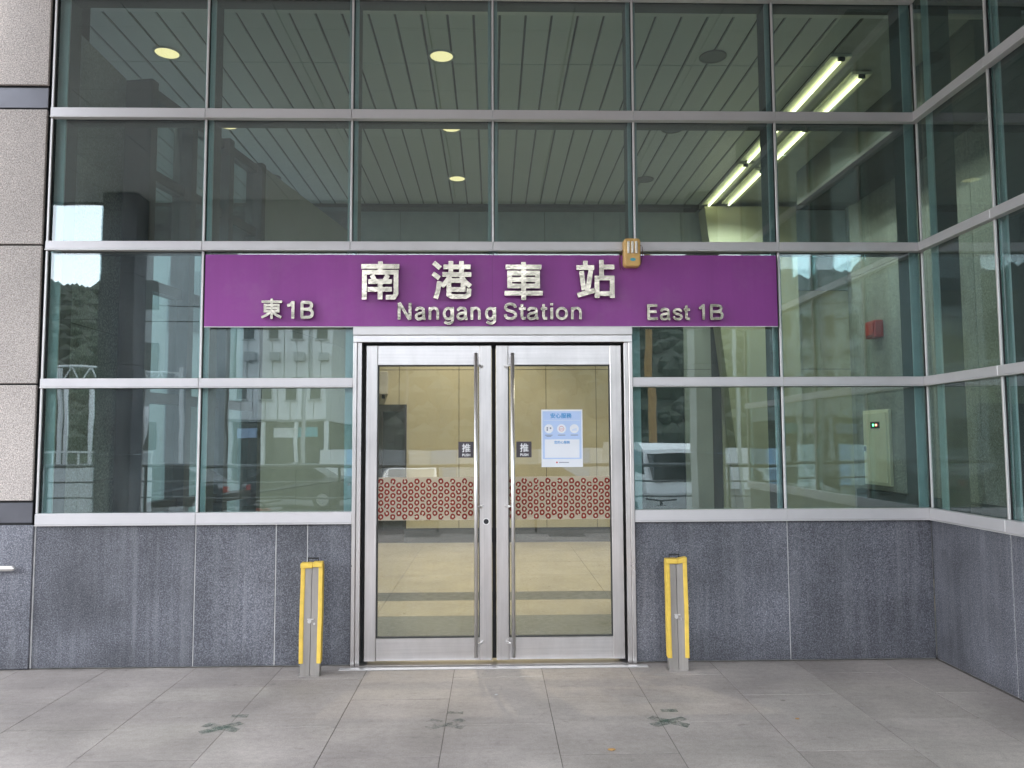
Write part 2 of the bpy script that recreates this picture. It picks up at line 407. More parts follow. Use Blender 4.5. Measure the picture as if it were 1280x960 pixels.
# ------------------------------------------------------------------ side glass wall (right)
XW = 3.025
sw = thing('side_glass_wall', (XW, -1.8, .94), 'green glass wall turning towards the viewer at the right edge', 'glass wall')
YW = [-.002, -.84, -1.84, -2.84, -3.84]
for k in range(4):
    y1, y0 = YW[k], YW[k+1]
    for j in range(5):
        h = HT[j]; zc = ZT[j]
        ya = y1-.045 if k == 0 else y1
        o = bxo('transom', (XW-.045, XW-.002, y0+.0008, ya-.0008, zc-h+.006, zc+h), 'aluminium', sw, bev=.003)
        bxo('drip_lip', (XW-.051, XW-.003, y0+.0008, ya-.0068, zc-h, zc-h+.0055), 'aluminium_cap', o)
        if j < 4:
            z1, z0 = zc-h-.001, ZT[j+1]+HT[j+1]+.001
            bm = bmesh.new(); cy, cz = (y0+y1)/2, (z0+z1)/2
            box(bm, -.01, .01, y0+.004-cy, y1-.006-cy, z0-.02-cz, z1+.02-cz)
            M = Matrix.Translation((XW+.012, cy, cz)) @ Matrix.Rotation(random.uniform(-.002, .002), 4, 'Y') @ Matrix.Rotation(random.uniform(-.002, .002), 4, 'Z')
            bmesh.ops.transform(bm, matrix=M, verts=bm.verts[:]); obj('pane', bm, 'glass_tinted', sw)
            bxo('gasket', (XW-.008, XW-.001, y0-.012, y0+.012, z0, z1), 'gasket', sw)
            bxo('mullion_cap', (XW-.022, XW-.0082, y0-.0075, y0+.0075, z0, z1), 'aluminium_cap', sw, bev=.002)
    m_ = bxo('inner_mullion', (XW+.034, XW+.048, y0-.034, y0+.034, 0, 5.0), 'mullion_inside', sw, bev=.002)
    bxo('mullion_web', (XW+.0485, XW+.19, y0-.033, y0+.033, 0, 4.999), 'frame_dark', m_)  # shaded mullion side put into the colour, as on the front wall
m_ = bxo('inner_mullion', (XW+.034, XW+.048, -.14, -.07, 0, 5.0), 'mullion_inside', sw, bev=.002)
bxo('mullion_web', (XW+.0485, XW+.19, -.139, -.071, 0, 4.999), 'frame_dark', m_)
bxo('upper_band', (XW-.03, XW+.2, -3.9, -.032, 4.69, 5.6), 'metal_band', sw)

# ------------------------------------------------------------------ granite base walls and the light granite pier
def base_wall(name, xs, label, y=-.014, zt=.936):
    t = thing(name, ((xs[0]+xs[-1])/2, 0, 0), label, 'wall')
    bxo('backing', (xs[0], xs[-1], .004, .03, 0, zt), 'sealant', t)
    for a, b in zip(xs, xs[1:]):
        bxo('stone_panel', (a+.0035, b-.0035, y+random.uniform(-.001, .001), .003, .008, zt-.002), 'granite_dark', t, bev=.002)
    bxo('joint_filler', (xs[0]+.001, xs[-1]-.001, -.010, .0035, .009, zt-.003), 'sealant', t)
    return t
base_wall('granite_base_wall', [-3.05, -1.993, -1.457, -1.247, -.95], 'dark speckled granite base wall left of the steel doors')
base_wall('granite_base_wall', [.963, 2.011, 3.012], 'dark speckled granite base wall right of the steel doors')
t = thing('granite_base_wall', (XW, -1.8, 0), 'dark granite base wall under the right-hand side glass', 'wall')
bxo('backing', (XW-.0, XW+.03, -3.84, -.016, 0, .936), 'sealant', t)
ysw = [-.016, -.84, -1.84, -2.84, -3.84]
for a, b in zip(ysw, ysw[1:]):
    bxo('stone_panel', (XW-.016, XW-.001, b+.0035, a-.0035, .008, .934), 'granite_dark', t, bev=.002)
bxo('joint_filler', (XW-.012, XW-.0005, -3.838, -.018, .009, .933), 'sealant', t)
pier = thing('granite_pier', (-3.75, 0, 0), 'pinkish grey granite pier at the left edge with dark metal bands', 'pier')
bxo('core', (-4.6, -3.08, -.012, .5, 0, 5.6), 'gasket', pier)
for z0, z1, m in ((.006, .942, 'granite_dark'), (.957, 1.092, 'metal_band'), (1.106, 1.878, 'granite_light'), (1.89, 2.832, 'granite_light'), (2.844, 3.788, 'granite_light'), (3.803, 3.948, 'metal_band'), (3.964, 5.4, 'granite_light')):
    d = -.022 if m == 'metal_band' else -.034
    xr = -3.056 if m == 'granite_dark' else -3.073
    bxo('stone_panel' if 'gran' in m else 'metal_band', (-4.6, xr, d, -.0125, z0, z1), m, pier, bev=.003)
bxo('joint_filler', (-3.056, -3.0465, -.016, .004, .006, .942), 'sealant', pier)

# handrail end at the far left
hr = thing('handrail', (-3.6, -.10, .672), 'stainless steel handrail end against the dark granite at the left edge', 'handrail')
bm = bmesh.new(); tube(bm, [(-4.6, -.105, .672), (-3.150, -.105, .672), (-3.134, -.105, .672), (-3.124, -.105, .672), (-3.120, -.105, .672)], [.019, .019, .017, .011, .002], 14); obj('rail', bm, 'steel_tube', hr, smooth=True)
for x in (-3.4, -4.3):
    bm = bmesh.new(); tube(bm, [(x, -.036, .64), (x, -.105, .64), (x, -.105, .66)], .007, 8); obj('bracket', bm, 'steel_tube', hr, smooth=True)

# ------------------------------------------------------------------ entrance: frame, two door leaves
fr = thing('door_frame', (.007, 0, 0), 'brushed steel frame around the double entrance door', 'door frame')
bxo('header_cover', (DL, DR, -.062, -.002, 2.212, 2.266), 'aluminium_cap', fr, bev=.003)
bxo('header', (DL, DR, -.05, .06, 2.163, 2.2115), 'steel_h', fr, bev=.003)
bxo('header_stop', (DL+.06, DR-.06, .03, .07, 2.13, 2.1625), 'gasket', fr)
for a, b, c in ((DL, DL+.027, DL+.058), (DR, DR-.027, DR-.058)):
    bxo('jamb', (min(a, b), max(a, b), -.05, .08, 0, 2.1625), 'steel', fr, bev=.003)
    bxo('jamb_inner', (min(b, c)+.0005, max(b, c)-.0005, -.036, .08, 0, 2.1625), 'steel', fr, bev=.002)
    s = 1 if a < 0 else -1
    bxo('door_stop', (min(c, c+s*.045), max(c, c+s*.045), .032, .075, .004, 2.1625), 'gasket', fr)
bxo('threshold', (DL+.06, DR-.06, -.07, .09, .0, .012), 'steel_h', fr, bev=.003)
bxo('threshold_edge', (DL-.06, DR+.06, -.13, -.085, .0005, .007), 'aluminium_cap', fr, bev=.002)

def pf(x, z, y):                                   # keep a measured facade point in line at depth y
    k = 1+y/5.374; return x*k, 1.491+(z-1.491)*k
def leaf(name, x0, x1, hand, label):
    t = thing(name, ((x0+x1)/2, 0, .02), label, 'door')
    ya, yb = -.022, .028
    sL = (x0, x0+.078) if hand == 'L' else (x0, x0+.083)
    sR = (x1-.083, x1) if hand == 'L' else (x1-.078, x1)
    for a, b in (sL, sR): bxo('stile', (a, b, ya, yb, .028, 2.144), 'steel', t, bev=.003)
    bxo('top_rail', (sL[1]+.0008, sR[0]-.0008, ya+.003, yb-.003, 2.01, 2.143), 'steel_h', t, bev=.002)
    bxo('bottom_rail', (sL[1]+.0008, sR[0]-.0008, ya+.003, yb-.003, .030, .176), 'steel_h', t, bev=.002)
    bm = bmesh.new()                               # dark glazing bead
    for d in ((sL[1], sL[1]+.007, .176, 2.01), (sR[0]-.007, sR[0], .176, 2.01), (sL[1]+.0071, sR[0]-.0071, .1765, .1835), (sL[1]+.0071, sR[0]-.0071, 2.0025, 2.0095)): box(bm, d[0], d[1], -.012, .02, d[2], d[3])
    obj('glazing_bead', bm, 'frame_dark', t)
    g0, g1 = sL[1]+.004, sR[0]-.004
    bm = bmesh.new(); box(bm, g0, g1, -.002, .006, .18, 2.006); obj('pane', bm, 'glass_door', t)
    # pull bar
    xb = -.112 if hand == 'L' else .136
    bm = bmesh.new(); tube(bm, [(xb, -.085, .062), (xb, -.085, 2.085)], .0125, 16); h = obj('pull_handle', bm, 'steel_tube', t, smooth=True)
    for z in (.15, 1.05, 2.0):
        bm = bmesh.new(); xs = sR[0]+.02 if hand == 'L' else sL[1]-.02
        tube(bm, [(xb, -.085, z), (xb+(xs-xb)*.6, -.07, z), (xs, -.018, z)], .008, 8); obj('bracket', bm, 'steel_tube', h, smooth=True)
    # dotted film across the pane
    fa, fb, z0, z1 = g0+.004, g1-.004, .955, 1.245
    film = bxo('patterned_film', (fa, fb, -.0052, -.0035, z0, z1), 'film_base', t)
    b1, b2 = bmesh.new(), bmesh.new(); nx = int((fb-fa)/.0405)
    for i in range(nx+1):
        for j in range(-1, 7):
            cx = fa+.018+i*.0405; cz = z0+.024+j*.0475+(.024 if i % 2 else 0)
            if not (z0+.010 < cz < z1-.010) or cx > fb-.014: continue
            a0 = random.uniform(0, 6.28); ro, ri = .0198, .0088; gap = random.choice((0, 0, 0, 1))
            ao = [random.uniform(.9, 1.12) for _ in range(12)]
            o_ = [b1.verts.new((cx+ro*e*.92*math.cos(a0+.5236*k_), -.0062, cz+ro*e*math.sin(a0+.5236*k_))) for k_, e in enumerate(ao)]
            i_ = [b1.verts.new((cx+ri*.85*math.cos(a0+.5236*k_), -.0062, cz+ri*math.sin(a0+.5236*k_))) for k_ in range(12)]
            for k_ in range(12-gap): b1.faces.new((o_[k_], o_[(k_+1) % 12], i_[(k_+1) % 12], i_[k_]))
            disc(b2, cx+.001, -.0063, cz, .0034, 'y', 8)
    tag(obj('ring_print', b1, 'film_print', film), kind='stuff'); tag(obj('ring_centre_print', b2, 'film_print_light', film), kind='stuff')
    # PUSH sticker
    cx = -.182 if hand == 'L' else .214; w = .052
    st = bxo('push_sticker', (cx-w, cx+w, -.0045, -.0025, 1.376, 1.484), 'sticker_dark', t)
    print_text('push_character', '推', .056, cx+.002, -.0050, 1.442, 'ink_white', st, bold=.0013)
    print_text('push_word', 'PUSH', .0165, cx+.002, -.0050, 1.394, 'ink_white', st, bold=.0009)
    if hand == 'L':
        bm = bmesh.new(); tube(bm, [(-.045, -.026, .946), (-.045, -.018, .946)], .017, 18); lk = obj('lock_cylinder', bm, 'black_rubber', t, smooth=False)
        bm = bmesh.new(); disc(bm, -.045, -.0245, .946, .024, 'y', 20, .0172); obj('lock_ring', bm, 'steel_tube', lk)
    return t
leaf('entrance_door', -.862, -.006, 'L', 'left steel framed glass door leaf with lock and PUSH sticker')
leaf('entrance_door', .024, .886, 'R', 'right steel framed glass door leaf behind the blue poster')
# meeting gap brush
bxo('meeting_strip', (-.004, .022, .03, .05, .03, 2.14), 'gasket', fr)

# poster taped on the right leaf
px0, px1, pz0, pz1, py = .334, .617, 1.309, 1.702, -.006
po = thing('poster', ((px0+px1)/2, py, pz0), 'pale blue service notice taped inside the right door glass', 'poster')
bxo('sheet', (px0, px1, py-.001, py, pz0, pz1), 'paper', po)
y1 = py-.0014; w = px1-px0
def q(name, a, b, c, d, mat, yy=y1):               # flat print rectangle in sheet fractions (from the top)
    bm = bmesh.new(); x0, x1 = px0+w*a, px0+w*b; h = pz1-pz0; z1, z0 = pz1-h*c, pz1-h*d
    bm.faces.new([bm.verts.new(v) for v in ((x0, yy, z0), (x1, yy, z0), (x1, yy, z1), (x0, yy, z1))]); return obj(name, bm, mat, po)
q('blue_field', .03, .97, .03, .86, 'poster_blue')
q('white_box', .08, .92, .52, .84, 'paper', y1-.0003)
q('rule_line', .06, .94, .185, .19, 'paper', y1-.0003)
print_text('title', '安心服務', .034, px0+w*.48, y1-.0004, pz1-.107*(pz1-pz0), 'ink_blue', po, bold=.0009)
print_text('subtitle', '您的心服務', .020, px0+w*.5, y1-.0006, pz1-.57*(pz1-pz0), 'ink_blue', po, bold=.0004)
for k, cxf in enumerate((.18, .49, .80)):
    cx, cz = px0+w*cxf, pz1-.335*(pz1-pz0)
    bm = bmesh.new(); disc(bm, cx, y1-.0005, cz, .031, 'y', 24); ic = obj('icon_disc', bm, 'paper', po)
    bm = bmesh.new()
    if k == 0:
        disc(bm, cx-.010, y1-.0008, cz+.006, .006, 'y', 10); box(bm, cx-.015, cx-.006, y1-.0009, y1-.0007, cz-.014, cz-.002); disc(bm, cx+.012, y1-.0008, cz+.004, .007, 'y', 5)
        m = 'ink_grey'
    elif k == 1:
        disc(bm, cx, y1-.0008, cz, .018, 'y', 20, .0155); box(bm, cx-.012, cx+.012, y1-.0009, y1-.0007, cz-.003, cz); m = 'ink_red'
    else:
        for a in range(4): box(bm, cx-.014+a*.008, cx-.010+a*.008, y1-.0009, y1-.0007, cz-.014, cz-.004+.003*a)
        m = 'poster_blue'
    obj('icon', bm, m, ic)
    q('caption_line', cxf-.09, cxf+.09, .440, .452, 'ink_grey', y1-.0004)
q('caption_line', .12, .24, .464, .474, 'ink_grey', y1-.0004)
bm = bmesh.new(); disc(bm, px0+w*.37, y1-.0004, pz1-.92*(pz1-pz0), .006, 'y', 12); obj('footer_mark', bm, 'ink_red', po)
q('footer_line', .42, .66, .914, .926, 'ink_grey', y1-.0004)

# ------------------------------------------------------------------ purple station sign with raised steel letters
sg = thing('station_sign', (0, -.05, 2.27), 'long purple sign panel with raised steel Chinese and English lettering above the doors', 'sign')
bxo('panel', (-1.957, .0, -.05, -.047, 2.273, 2.768), 'purple', sg)
bxo('panel', (.0015, 1.974, -.0502, -.047, 2.272, 2.767), 'purple', sg)
bxo('sign_box', (-1.954, 1.971, -.0468, -.0465+.001, 2.275, 2.765), 'purple_edge', sg)
bxo('bottom_edge', (-1.957, 1.974, -.052, -.0465, 2.2665, 2.2718), 'aluminium', sg)

def smooth_pts(pts, n=5):
    out = []; P = [Vector(p) for p in pts]
    for i in range(len(P)-1):
        a, b, c, d = P[max(i-1, 0)], P[i], P[i+1], P[min(i+2, len(P)-1)]
        for k in range(n):
            t = k/n; out.append(.5*((2*b)+(-a+c)*t+(2*a-5*b+4*c-d)*t*t+(-a+3*b-3*c+d)*t*t*t))
    return out+[P[-1]]
def ribbon(pts, w):
    """outline of a flat stroke of width w with mitred joins"""
    P = [Vector((p[0], p[1])) for p in pts]; L, Rr = [], []; closed = (P[0]-P[-1]).length < 1e-5
    if closed: P = P[:-1]
    m = len(P)
    for i in range(m):
        if closed: d0 = (P[i]-P[i-1]).normalized(); d1 = (P[(i+1) % m]-P[i]).normalized()
        else:
            d1 = (P[min(i+1, m-1)]-P[min(i, m-2)]).normalized(); d0 = (P[max(i, 1)]-P[max(i-1, 0)]).normalized()
        nn = Vector((-d0.y-d1.y, d0.x+d1.x)); nn.normalize(); c = max(.45, nn.dot(Vector((-d1.y, d1.x))))
        L.append(P[i]+nn*w/2/c); Rr.append(P[i]-nn*w/2/c)
    return L, Rr, closed
# glyphs as strokes in a unit box, y down; ('s' = smooth)
G = {
 '南': (.125, [[(0, .13), (1, .13)], [(.5, 0), (.5, .3)], [(.085, 1), (.085, .285), (.915, .285), (.915, .85), (.86, .94), (.65, .94)], [(.28, .36), (.37, .52)], [(.70, .36), (.61, .52)], [(.19, .53), (.81, .53)], [(.17, .735), (.81, .735)], [(.5, .52), (.5, 1)]]),
 '港': (.125, [[(.04, .04), (.21, .19)], [(.02, .33), (.19, .46)], [(.19, .54), (.15, .8), (.09, 1)], [(.29, .155), (.98, .155)], [(.26, .36), (1, .36)], [(.48, 0), (.48, .36)], [(.75, 0), (.75, .36)], [(.47, .38), (.38, .53), (.25, .68)], [(.73, .38), (.83, .54), (.98, .68)], [(.42, .52), (.79, .52), (.79, .76), (.45, .76)], [(.43, .55), (.43, .90), (.50, .945), (.86, .945), (.93, .90), (.945, .73)]]),
 '車': (.125, [[(.03, .13), (.97, .13)], [(.5, 0), (.5, 1)], [(.135, .69), (.135, .29), (.865, .29), (.865, .69)], [(.2, .46), (.8, .46)], [(.075, .63), (.925, .63)], [(0, .82), (1, .82)]]),
 '站': (.125, [[(.235, .02), (.235, .2)], [(0, .2), (.47, .2)], [(.13, .29), (.19, .79)], [(.38, .27), (.28, .85)], [(.02, .93), (.47, .80)], [(.66, 0), (.66, .46)], [(.66, .185), (1, .185)], [(.535, 1), (.535, .475), (.935, .475), (.935, 1)], [(.54, .885), (.93, .885)]]),
 '東': (.125, [[(.02, .15), (.98, .15)], [(.5, 0), (.5, 1)], [(.19, .66), (.19, .32), (.81, .32), (.81, .66)], [(.2, .47), (.8, .47)], [(.13, .62), (.87, .62)], [(.45, .64), (.28, .80), (.04, .92)], [(.55, .64), (.72, .80), (.96, .92)]]),
}
# latin: y up in cap heights, x in glyph width
LAT = {
 'N': [[(.1, 0), (.1, 1)], [(.12, 1), (.88, 0)], [(.9, 0), (.9, 1)]],
 'a': ['s', [(.10, .52), (.2, .66), (.46, .69), (.72, .64), (.78, .5), (.78, .18), (.82, .07), (.96, .05)], 's', [(.78, .42), (.45, .38), (.16, .30), (.1, .17), (.2, .06), (.42, .045), (.66, .10), (.78, .24)]],
 'n': [[(.13, 0), (.13, .75)], 's', [(.13, .5), (.28, .64), (.52, .69), (.76, .62), (.86, .45), (.86, .2), (.86, 0)]],
 'g': ['s', [(.8, .37), (.74, .58), (.48, .68), (.22, .58), (.12, .36), (.22, .13), (.48, .05), (.74, .15), (.8, .37)], [(.86, .75), (.86, .0)], 's', [(.86, .05), (.83, -.1), (.66, -.2), (.42, -.22), (.14, -.12)]],
 'S': ['s', [(.88, .70), (.80, .86), (.5, .94), (.2, .86), (.13, .70), (.25, .57), (.5, .5), (.78, .42), (.9, .28), (.8, .12), (.5, .05), (.2, .12), (.1, .30)]],
 's': ['s', [(.86, .50), (.76, .62), (.5, .68), (.22, .62), (.16, .50), (.3, .41), (.55, .36), (.8, .29), (.86, .18), (.74, .08), (.5, .045), (.22, .09), (.1, .22)]],
 't': [[(.42, .93), (.42, .16), (.55, .06), (.95, .06)], [(0, .66), (.95, .66)]],
 'i': [[(.5, 0), (.5, .72)], [(.5, .84), (.5, 1)]],
 'o': ['s', [(.9, .36), (.8, .58), (.5, .68), (.2, .58), (.1, .36), (.2, .14), (.5, .045), (.8, .14), (.9, .36)]],
 'E': [[(.95, .92), (.12, .92), (.12, .08), (.98, .08)], [(.15, .52), (.88, .52)]],
 '1': [[(.72, 0), (.72, 1)], [(.05, .74), (.4, .78), (.72, .95)]],
 'B': [[(.12, .08), (.12, .92)], 's', [(.05, .925), (.5, .925), (.76, .88), (.83, .74), (.72, .58), (.5, .53), (.15, .53)], 's', [(.5, .53), (.78, .49), (.9, .31), (.8, .12), (.5, .075), (.05, .075)]],
}
LET = [('南',-0.89,-0.632,2.45,2.712),('港',-0.41,-0.142,2.456,2.715),('車',0.084,0.345,2.446,2.709),('站',0.577,0.838,2.46,2.724),('東',-1.566,-1.421,2.318,2.458),('N',-0.642,-0.55,2.313,2.429),('a',-0.524,-0.45,2.313,2.429),('n',-0.433,-0.361,2.313,2.429),('g',-0.336,-0.259,2.313,2.429),('a',-0.242,-0.165,2.313,2.429),('n',-0.148,-0.078,2.313,2.429),('g',-0.049,0.028,2.313,2.429),('S',0.079,0.169,2.315,2.428),('t',0.182,0.231,2.315,2.428),('a',0.238,0.319,2.315,2.428),('t',0.331,0.377,2.315,2.428),('i',0.394,0.418,2.315,2.428),('o',0.434,0.517,2.315,2.428),('n',0.537,0.613,2.315,2.428),('E',1.062,1.135,2.311,2.419),('a',1.15,1.223,2.311,2.419),('s',1.235,1.306,2.311,2.419),('t',1.312,1.358,2.311,2.419),('1',1.416,1.463,2.311,2.419),('B',1.492,1.588,2.311,2.419),('1',-1.392,-1.334,2.321,2.441),('B',-1.3,-1.21,2.321,2.441)]
for ch, x0, x1, z0, z1 in LET:
    bm = bmesh.new(); W_, H_ = x1-x0, z1-z0; cjk = ch in G
    if cjk: wid, strokes = G[ch]; wid *= H_
    else: strokes = LAT[ch]; wid = H_*(.175 if ch in 'NSEB1it' else .165)
    sm = False; k = 0
    big = z1-z0 > .2
    yf, yb = (-.094, -.066) if big else (-.084, -.063)
    for st in strokes:
        if st == 's': sm = True; continue
        if cjk: pts = [Vector((x0+p[0]*W_, z1-p[1]*H_)) for p in st]
        else: pts = [Vector((x0+p[0]*W_, z0+p[1]*H_)) for p in st]
        if sm or (cjk and len(pts) == 3 and ch in '港東' and st[0][0] != .42): pts = smooth_pts(pts, 4)
        sm = False
        L, Rr, closed = ribbon(pts, wid); f = yf-.0004*k; b = yb-.0002*k; k += 1
        m = len(L)
        A = [[bm.verts.new((p.x, yy, p.y)) for p in S_] for yy in (f, b) for S_ in (L, Rr)]
        rng = range(m if closed else m-1)
        for i in rng:
            j = (i+1) % m
            bm.faces.new((A[0][i], A[0][j], A[1][j], A[1][i])); bm.faces.new((A[2][i], A[3][i], A[3][j], A[2][j]))
            bm.faces.new((A[0][i], A[2][i], A[2][j], A[0][j])); bm.faces.new((A[1][i], A[1][j], A[3][j], A[3][i]))
        if not closed:
            bm.faces.new((A[0][0], A[1][0], A[3][0], A[2][0])); bm.faces.new((A[0][-1], A[2][-1], A[3][-1], A[1][-1]))
    o = obj('letter', bm, 'letter_steel', sg)
    for st in (strokes[0] if strokes[0] != 's' else strokes[1], strokes[-1]):
        p = st[len(st)//2] if len(st) > 2 else ((st[0][0]+st[1][0])/2, (st[0][1]+st[1][1])/2)
        sx, sz = x0+p[0]*W_, (z1-p[1]*H_ if cjk else z0+p[1]*H_)
        bm = bmesh.new(); tube(bm, [(sx, yb+.002, sz), (sx, -.049, sz)], .004, 6); obj('stud', bm, 'steel_tube', o)

# emergency lamp over the sign
el = thing('emergency_lamp', (.96, -.055, 2.672), 'yellowed plastic emergency lamp box at the top edge of the purple sign', 'lamp')
bm = bmesh.new(); box(bm, .902, 1.017, -.12, -.0535, 2.675, 2.872)
ed = [e for e in bm.edges if abs(e.verts[0].co.x-e.verts[1].co.x) < 1e-4 and abs(e.verts[0].co.z-e.verts[1].co.z) < 1e-4]
bmesh.ops.bevel(bm, geom=ed, offset=.024, segments=5, affect='EDGES', profile=.5)
bmesh.ops.bevel(bm, geom=[e for e in bm.edges if all(v.co.y < -.119 for v in e.verts)], offset=.014, segments=3, affect='EDGES', profile=.5)
hsg = obj('housing', bm, 'lamp_plastic', el, smooth=False)
for k in range(3):
    x = .933+k*.0265
    bm = bmesh.new(); tube(bm, [(x, -.1205, 2.765), (x, -.1225, 2.772), (x, -.1225, 2.838), (x, -.1205, 2.845)], .0095, 10); obj('lens', bm, 'lamp_lens', hsg, smooth=True)
bm = bmesh.new(); disc(bm, .962, -.1204, 2.722, .020, 'y', 18)
bmesh.ops.scale(bm, vec=(1, 1, .55), verts=bm.verts[:], space=Matrix.Translation((-.962, 0, -2.722))); obj('sticker', bm, 'label_teal', hsg)
for s, pts in ((0, [(.902, -.08, 2.80), (.885, -.07, 2.77), (.888, -.062, 2.70), (.90, -.06, 2.672), (.912, -.058, 2.66)]), (1, [(1.017, -.08, 2.83), (1.036, -.075, 2.82), (1.035, -.066, 2.74), (1.017, -.064, 2.69)]), (2, [(.902, -.075, 2.79), (.878, -.066, 2.74), (.884, -.06, 2.682), (.886, -.057, 2.664)])):
    bm = bmesh.new(); tube(bm, [Vector(v) for v in smooth_pts(pts, 4)], .0022, 6); obj('wire', bm, 'wire', el)

# ------------------------------------------------------------------ door guard posts
def guard_post(cx, yf, lean, rz, flip, label):
    t = thing('guard_post', (cx, yf, 0), label, 'post', 'padded posts beside the doors')
    def V(name, outline, z0, z1, mat, par=t, bev=0):
        bm = bmesh.new(); prism(bm, outline, lambda a, b: (cx+a, yf+b, z1), lambda a, b: (cx+a, yf+b, z0))
        return obj(name, bm, mat, par)
    hw = .057
    # folded plate: two wings meeting in a shallow valley
    V('folded_plate', [(-hw, -.016), (-.0015, -.010), (-.0015, .014), (-hw, .06), (-hw-.004, .06), (-hw-.004, -.016)], .0, .70, 'post_steel')
    V('folded_plate', [(hw, -.016), (hw+.004, -.016), (hw+.004, .06), (hw, .06), (.0015, .014), (.0015, -.010)], .0, .70, 'post_steel')
    V('back_plate', [(-hw, .061), (hw, .061), (hw, .066), (-hw, .066)], .004, .708, 'black_rubber')
    for s in (-1, 1):
        a, b = s*(hw-.014), s*(hw+.014)
        # soft wavy pad running down the edge
        bm = bmesh.new(); rows = []
        for k in range(13):
            z = .085+(.70-.085)*k/12; wv = .0009*math.sin(k*.6+s+cx*3)+random.uniform(-.0004, .0004)
            prof = [(a+s*0, -.012), (a, -.022), (s*(hw-.008), -.025), (b-s*.003, -.026), (b, -.014), (b, .035), (b-s*.005, .036)]
            rows.append([bm.verts.new((cx+p[0]+wv, yf+p[1]-abs(wv)*.5, z)) for p in prof])
        for A, B in zip(rows, rows[1:]):
            for i in range(len(A)-1): bm.faces.new((A[i], A[i+1], B[i+1], B[i]))
        bm.faces.new(rows[0]); bm.faces.new(rows[-1][::-1])
        obj('edge_pad', bm, 'yellow_pad', t, smooth=False)
        dz = (.004 if s < 0 else 0) if flip else (0 if s < 0 else .006)
        x0_, x1_ = (-hw-.014, .006) if s < 0 else (.0065, hw+.012)
        bm = bmesh.new(); box(bm, cx+x0_, cx+x1_, yf-.036, yf+.03,   .682+dz, .714+dz, bev=.005, seg=2)
        if flip:
            for v in bm.verts:
                if s > 0: v.co.z += .012*(v.co.x-cx)/.06; v.co.y += .006
        obj('top_pad', bm, 'yellow_pad', t)
    bm = bmesh.new()
    tube(bm, [(cx-.034, yf+.05, .70), (cx-.034, yf+.045, .735), (cx+.03, yf+.045, .735), (cx+.03, yf+.05, .70)], .006, 8); obj('top_handle', bm, 'black_rubber', t)
    bm = bmesh.new(); box(bm, cx-.022, cx+.018, yf-.020, yf-.006, .355, .362); tube(bm, [(cx-.008, yf-.006, .345), (cx-.008, yf-.020, .345)], .012, 12); tube(bm, [(cx+.022, yf-.008, .33), (cx+.022, yf-.020, .33)], .007, 8); obj('latch', bm, 'steel_tube', t)
    bm = bmesh.new(); box(bm, cx-.072, cx+.05, yf-.02, yf+.066, 0.0005, .008); obj('foot_plate', bm, 'post_steel', t)
    t.rotation_euler = (0, R(lean), R(rz)); return t
guard_post(-1.168, -.235, .6, 4, False, 'yellow padded steel post beside the left door jamb, its top flat')
guard_post(1.202, -.205, -.5, -3, True, 'yellow padded steel post beside the right door jamb, with a split top')

# ------------------------------------------------------------------ worn green floor marks
def mark(cx, cy, mat, label, rot):
    bm = bmesh.new()
    for k, a in enumerate((R(32)+rot, R(-32)+rot)):
        d = Vector((math.cos(a), math.sin(a), 0))*.115; nn = Vector((-d.y, d.x, 0)).normalized()*.030
        z = .0022+.0006*k; c = Vector((cx, cy, z))
        P = [c-d-nn, c+d-nn*.8, c+d*.92+nn, c-d*.95+nn]
        A = [bm.verts.new(p) for p in P]; B = [bm.verts.new(p+Vector((0, 0, .0005))) for p in P]
        bm.faces.new(B); bm.faces.new(A[::-1])
        for i in range(4): bm.faces.new((A[i], A[(i+1) % 4], B[(i+1) % 4], B[i]))
    box(bm, cx-.005, cx+.085, cy+.15, cy+.195, .0022, .0027)
    return obj('floor_mark', bm, mat, label=label, cat='floor mark', group='green tape crosses on the paving', loc=(cx, cy, .002))
mark(-1.42, -1.13, 'tape_green', 'dark green tape cross on the paving in front of the left glass', .1)
mark(-.25, -1.12, 'tape_faint', 'almost worn away green tape cross on the paving before the doors', 0)
mark(.93, -1.13, 'tape_green', 'green tape cross on the paving before the right padded post', -.1)
# bits of litter on the paving
for k, (x, y, r) in enumerate(((.57, -1.50, .014), (1.62, -1.12, .009), (.02, -.66, .010))):
    bm = bmesh.new(); bmesh.ops.create_icosphere(bm, subdivisions=1, radius=r)
    for v in bm.verts: v.co = Vector((v.co.x*1.5+x+random.uniform(-.003, .003), v.co.y+y, v.co.z*.3+.006))
    obj('dry_leaf', bm, 'timber' if k < 2 else 'sealant', label=('curled brown leaf scrap on the front paving', 'tiny brown leaf scrap on the right paving', 'pale gum spot on the paving below the door gap')[k], cat='litter', loc=(x, y, .0))

# ------------------------------------------------------------------ lobby behind the glass
HC = 5.0
lf = bxo('lobby_floor', (-3.3, 5.4, .1, 6.4, -.3, -.006), 'paving_joint', kind='structure')
proto = {}
for (y0, y1, m, nx) in ((.1, .75, 'floor_grey', 8), (.75, 1.45, 'floor_grey', 8), (1.45, 2.1, 'floor_beige', 8), (2.1, 2.5, 'floor_dark', 8), (2.5, 3.45, 'floor_beige', 8), (3.45, 4.4, 'floor_beige', 8), (4.4, 5.35, 'floor_beige', 8), (5.35, 6.3, 'floor_beige', 8)):
    for k in range(nx):
        x0 = -3.1+k*8.4/nx; x1 = x0+8.4/nx
        key = (m, round(y1-y0, 2))
        if key not in proto:
            bm = bmesh.new(); w_, d_ = (x1-x0-.004)/2, (y1-y0-.004)/2; box(bm, -w_, w_, -d_, d_, -.006, 0); o = obj('floor_tile', bm, m, lf); proto[key] = o
        else: o = proto[key].copy(); COL.objects.link(o)
        o.location = ((x0+x1)/2, (y0+y1)/2, 0)
